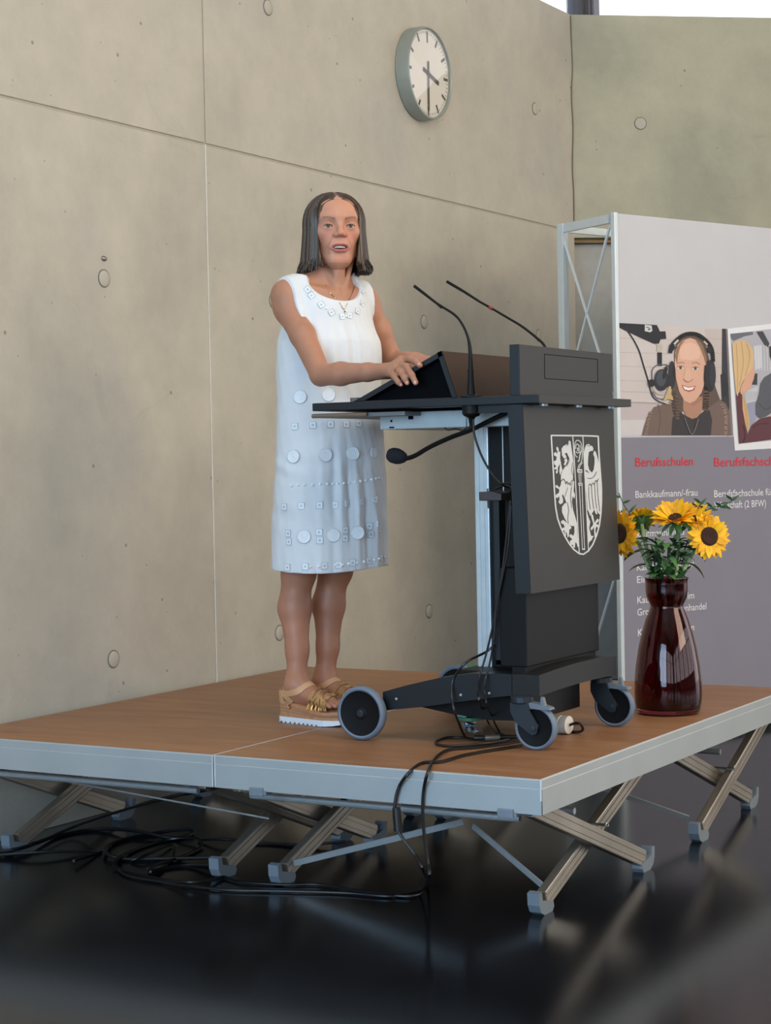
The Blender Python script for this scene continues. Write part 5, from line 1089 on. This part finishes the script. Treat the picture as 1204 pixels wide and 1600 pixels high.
for x, y in ((285,405),(415,396),(545,390),(660,390),(750,383),(210,997),(332,990),(465,985),(578,983),(668,974),(774,961),(870,944),(238,1192),(244,1253),(462,1183),(467,1243),(652,1168),(652,1229),(830,1140),(842,1200),(897,1122),(910,1190),(233,1442),(362,1435),(500,1430),(605,1423),(706,1408),(827,1393),(920,1372)): sqtrim(crop3(x, y))
mbb = 0
for x, y in [(262,843),(310,836),(357,833),(415,837),(470,830),(521,828),(562,828),(600,828),(642,824),(684,820),(726,814),(762,808),(803,804),(846,797),(876,792),(897,788),(914,788),(400,1437),(462,1437),(583,1425),(634,1422),(680,1415),(740,1408),(790,1400),(868,1385),(900,1378),(945,1365),(962,1362)]:
    c, n = hit(crop3(x, y))
    if c is not None: build('bead', MB().ball(c+n*.0015, .0046, 8), m_bead, dress, True)
for x, y, r in ((346,728,.6),(407,785,.5),(470,833,.5),(538,858,.1),(583,852,-.1),(632,824,-.3),(662,778,-.7),(668,712,-.9),(322,690,.7)): sqtrim((400+x/4, 280+y/4), .0088, r)
for x, y in ((437,808),(560,857)):
    c, n = hit((400+x/4, 280+y/4))
    if c is not None: build('bead', MB().ball(c+n*.0015, .0044, 8), m_bead, dress, True)
# necklace, earrings, ring
m_gold = mat('gold', (214, 170, 104), .22, 1, .02)
def chain(pts, off=.0015):
    out = []
    for a in pts:
        c, n = hit(a, bvb); c2, n2 = hit(a)
        if c2 is not None and (c is None or (c2-Vector(CAM)).length < (c-Vector(CAM)).length): c, n = c2, n2
        if c is not None: out.append(c+n*off)
    return out
nl = MB().tube(chain(((508, 446), (515, 457), (523, 466), (531, 475), (537, 484), (541, 476), (545, 468), (551, 455), (555, 444))), .0009, 5, smooth=4)
neck = build('necklace', nl, m_gold, per, True); c, n = hit((538, 487))
if c is not None: build('pendant', MB().ball(c+n*.002, .003, 8), m_gold, neck, True)
for s in (-1, 1): build('earring', MB().ball(H(.074*s, .004, -.038), .003, 8), m_bead, per, True)
a, b_ = np.array(FG[2][0]), np.array(FG[2][1]); m_ = a+(b_-a)*.45; t_ = Vector(b_-a).normalized(); u_ = t_.cross(Vector((0, 0, 1))).normalized(); v_ = t_.cross(u_)
build('ring', MB().tube([Vector(m_)+(u_*math.cos(q)+v_*math.sin(q))*.0112 for q in np.linspace(0, 2*math.pi, 24, endpoint=False)], .0014, 6, closed=True), m_gold, per, True)
# finger nails
for i, f_ in enumerate(FG):
    tp = Vector(f_[3]); dr_ = (tp-Vector(f_[2])).normalized(); r = (.0082, .0084, .0080, .0070)[i]; toc = (Vector(CAM)-tp).normalized(); nn = (Vector((-.2, -.75, .65))); nn = (nn-dr_*nn.dot(dr_)).normalized(); sd = dr_.cross(nn)
    M = Matrix(((sd.x, dr_.x, nn.x, tp.x), (sd.y, dr_.y, nn.y, tp.y), (sd.z, dr_.z, nn.z, tp.z), (0, 0, 0, 1))); q = MB().ball((0, -.0005, r*.72), (r*.62, r*.82, r*.34), 10); xf(q, M, 0)
    build('nail', q, mat('nail', (216, 160, 142), .25, 0, .01), per, True)
# --- sandals
m_cork = mat('cork_sole', (176, 128, 92), .7, 0, .12, 60); m_white = mat('white_sole', (214, 222, 230), .5, 0, .01); m_strap = mat('nude_leather', (206, 160, 118), .5, 0, .04); m_goldl = mat('gold_leather', (196, 158, 108), .3, .65, .1)
for nm, AK in (('R', AKR), ('L', AKL)):
    d, l = FD[nm]; base = np.array([AK[0], AK[1], .4]); g_ = thing('sandal', tuple(base), '', ''); del g_['label']; del g_['category']; attach(g_, per); s = 1 if nm == 'R' else -1
    def SO(t, q, z): return base+d*t+l*q*s*-1*-1+UZ*z
    out = []
    for t, wi, wo in ((-.062, .0, .0), (-.058, .018, .018), (-.045, .028, .028), (-.02, .031, .031), (.02, .030, .033), (.06, .032, .037), (.10, .038, .043), (.135, .043, .044), (.165, .041, .036), (.185, .032, .024), (.196, .016, .010)): out.append((t, wi*s, -wo*s))
    pl = [(t, a) for t, a, b__ in out]+[(t, b__) for t, a, b__ in out[::-1] if (t, a) != (t, b__)]
    def layer(z0, z1, grow=0):
        V = []; F = []; n_ = len(pl)
        for f_ in (z0, z1): V += [base+d*(t*(1+grow))+l*q*(1+grow)+UZ*f_(t) for t, q in pl]
        F = [tuple(range(n_))[::-1], tuple(range(n_, 2*n_))]+[(i, (i+1) % n_, n_+(i+1) % n_, n_+i) for i in range(n_)]
        return MB().add(V, F)
    topz = lambda t: float(np.interp(t, [-.06, 0, .07, .13, .20], [.072, .066, .050, .043, .046]))
    build('cork_wedge', layer(lambda t: .019, topz), m_cork, g_)
    for k in range(4): build('cork_layer_line', layer(lambda t, k=k: .026+k*.010*max(0, (topz(t)-.035)/.035), lambda t, k=k: .0275+k*.010*max(0, (topz(t)-.035)/.035), .012), mat('cork_dark', (146, 100, 68), .7), g_) if k else None
    so = build('white_outsole', layer(lambda t: float(np.interp(t, [-.06, .0, .12, .17, .2], [.0005, .0005, .0005, .004, .010])), lambda t: .0195, .02), m_white, g_)
    mb = MB()
    for k in range(9): tt = -.040+k*.019; hw = float(np.interp(tt, [-.04, .02, .1], [.0318, .0345, .0445])); mb.bar(Vector(base+d*tt-l*hw+UZ*.0030), Vector(base+d*tt+l*hw+UZ*.0030), .006, .004)
    build('tread_groove', mb, mat('groove_dark', (96, 82, 70), .8), so)
    def strapband(pts, w_, th=.0022, m=m_strap, nm_='strap'):
        P_ = catmull([Vector(p) for p in pts], 5); V = []; F = []; N_ = []
        for i, p in enumerate(P_):
            r_ = bvb.find_nearest(p, .05)
            if r_[0] is not None and p.z > .452: P_[i] = r_[0]+r_[1]*.0012; N_.append(r_[1])
            else: N_.append(None)
        ctr = Vector(AK+d*.03-UZ*.03)
        for i, p in enumerate(P_):
            t = (P_[min(i+1, len(P_)-1)]-P_[max(i-1, 0)]).normalized(); o_ = N_[i] if N_[i] is not None else (p-ctr); o_ = (o_-t*o_.dot(t)).normalized(); sd = t.cross(o_)
            V += [p-sd*w_/2, p+sd*w_/2, p+sd*w_/2+o_*th, p-sd*w_/2+o_*th]
        for i in range(len(P_)-1):
            for j in range(4): F.append((4*i+j, 4*i+(j+1) % 4, 4*i+4+(j+1) % 4, 4*i+4+j))
        F += [(3, 2, 1, 0), tuple(range(len(V)-4, len(V)))]; build(nm_, MB().add(V, F), m, g_, 50)
    A3 = np.array([AK[0], AK[1], 0])
    def Q(t, q, z): return A3+d*t+l*q+UZ*z
    # ankle strap round the instep and heel cup
    za = .498
    strapband([Q(-.050, .014, za-.005), Q(-.030, .034, za-.008), Q(.008, .039, za-.002), Q(.036, .026, za+.006), Q(.046, .0, za+.009), Q(.036, -.026, za+.006), Q(.008, -.039, za-.002), Q(-.030, -.034, za-.008), Q(-.050, -.014, za-.005), Q(-.054, 0, za-.004)], .019)
    strapband([Q(-.030, -.040, .478), Q(-.052, -.026, .480), Q(-.066, 0, .480), Q(-.052, .026, .480), Q(-.030, .040, .478)], .036)
    for sg in (-1, 1): strapband([Q(-.030, sg*.036, .500), Q(-.016, sg*.040, .482), Q(-.004, sg*.042, .462), Q(.0, sg*.040, .450)], .020)
    # woven toe straps
    for (t0, t1, h_) in ((.070, .112, .512), (.088, .088, .510), (.104, .130, .502), (.118, .108, .500), (.128, .150, .494), (.146, .126, .492), (.080, .150, .500), (.140, .082, .500)):
        strapband([Q(t0, -.043, .449), Q(t0*.85+t1*.15, -.038, .474), Q((t0+t1)/2, -.012, h_-.006), Q((t0+t1)/2, .012, h_-.006), Q(t0*.15+t1*.85, .038, .474), Q(t1, .043, .449)], .0085, .003, m_goldl, 'woven_strap')
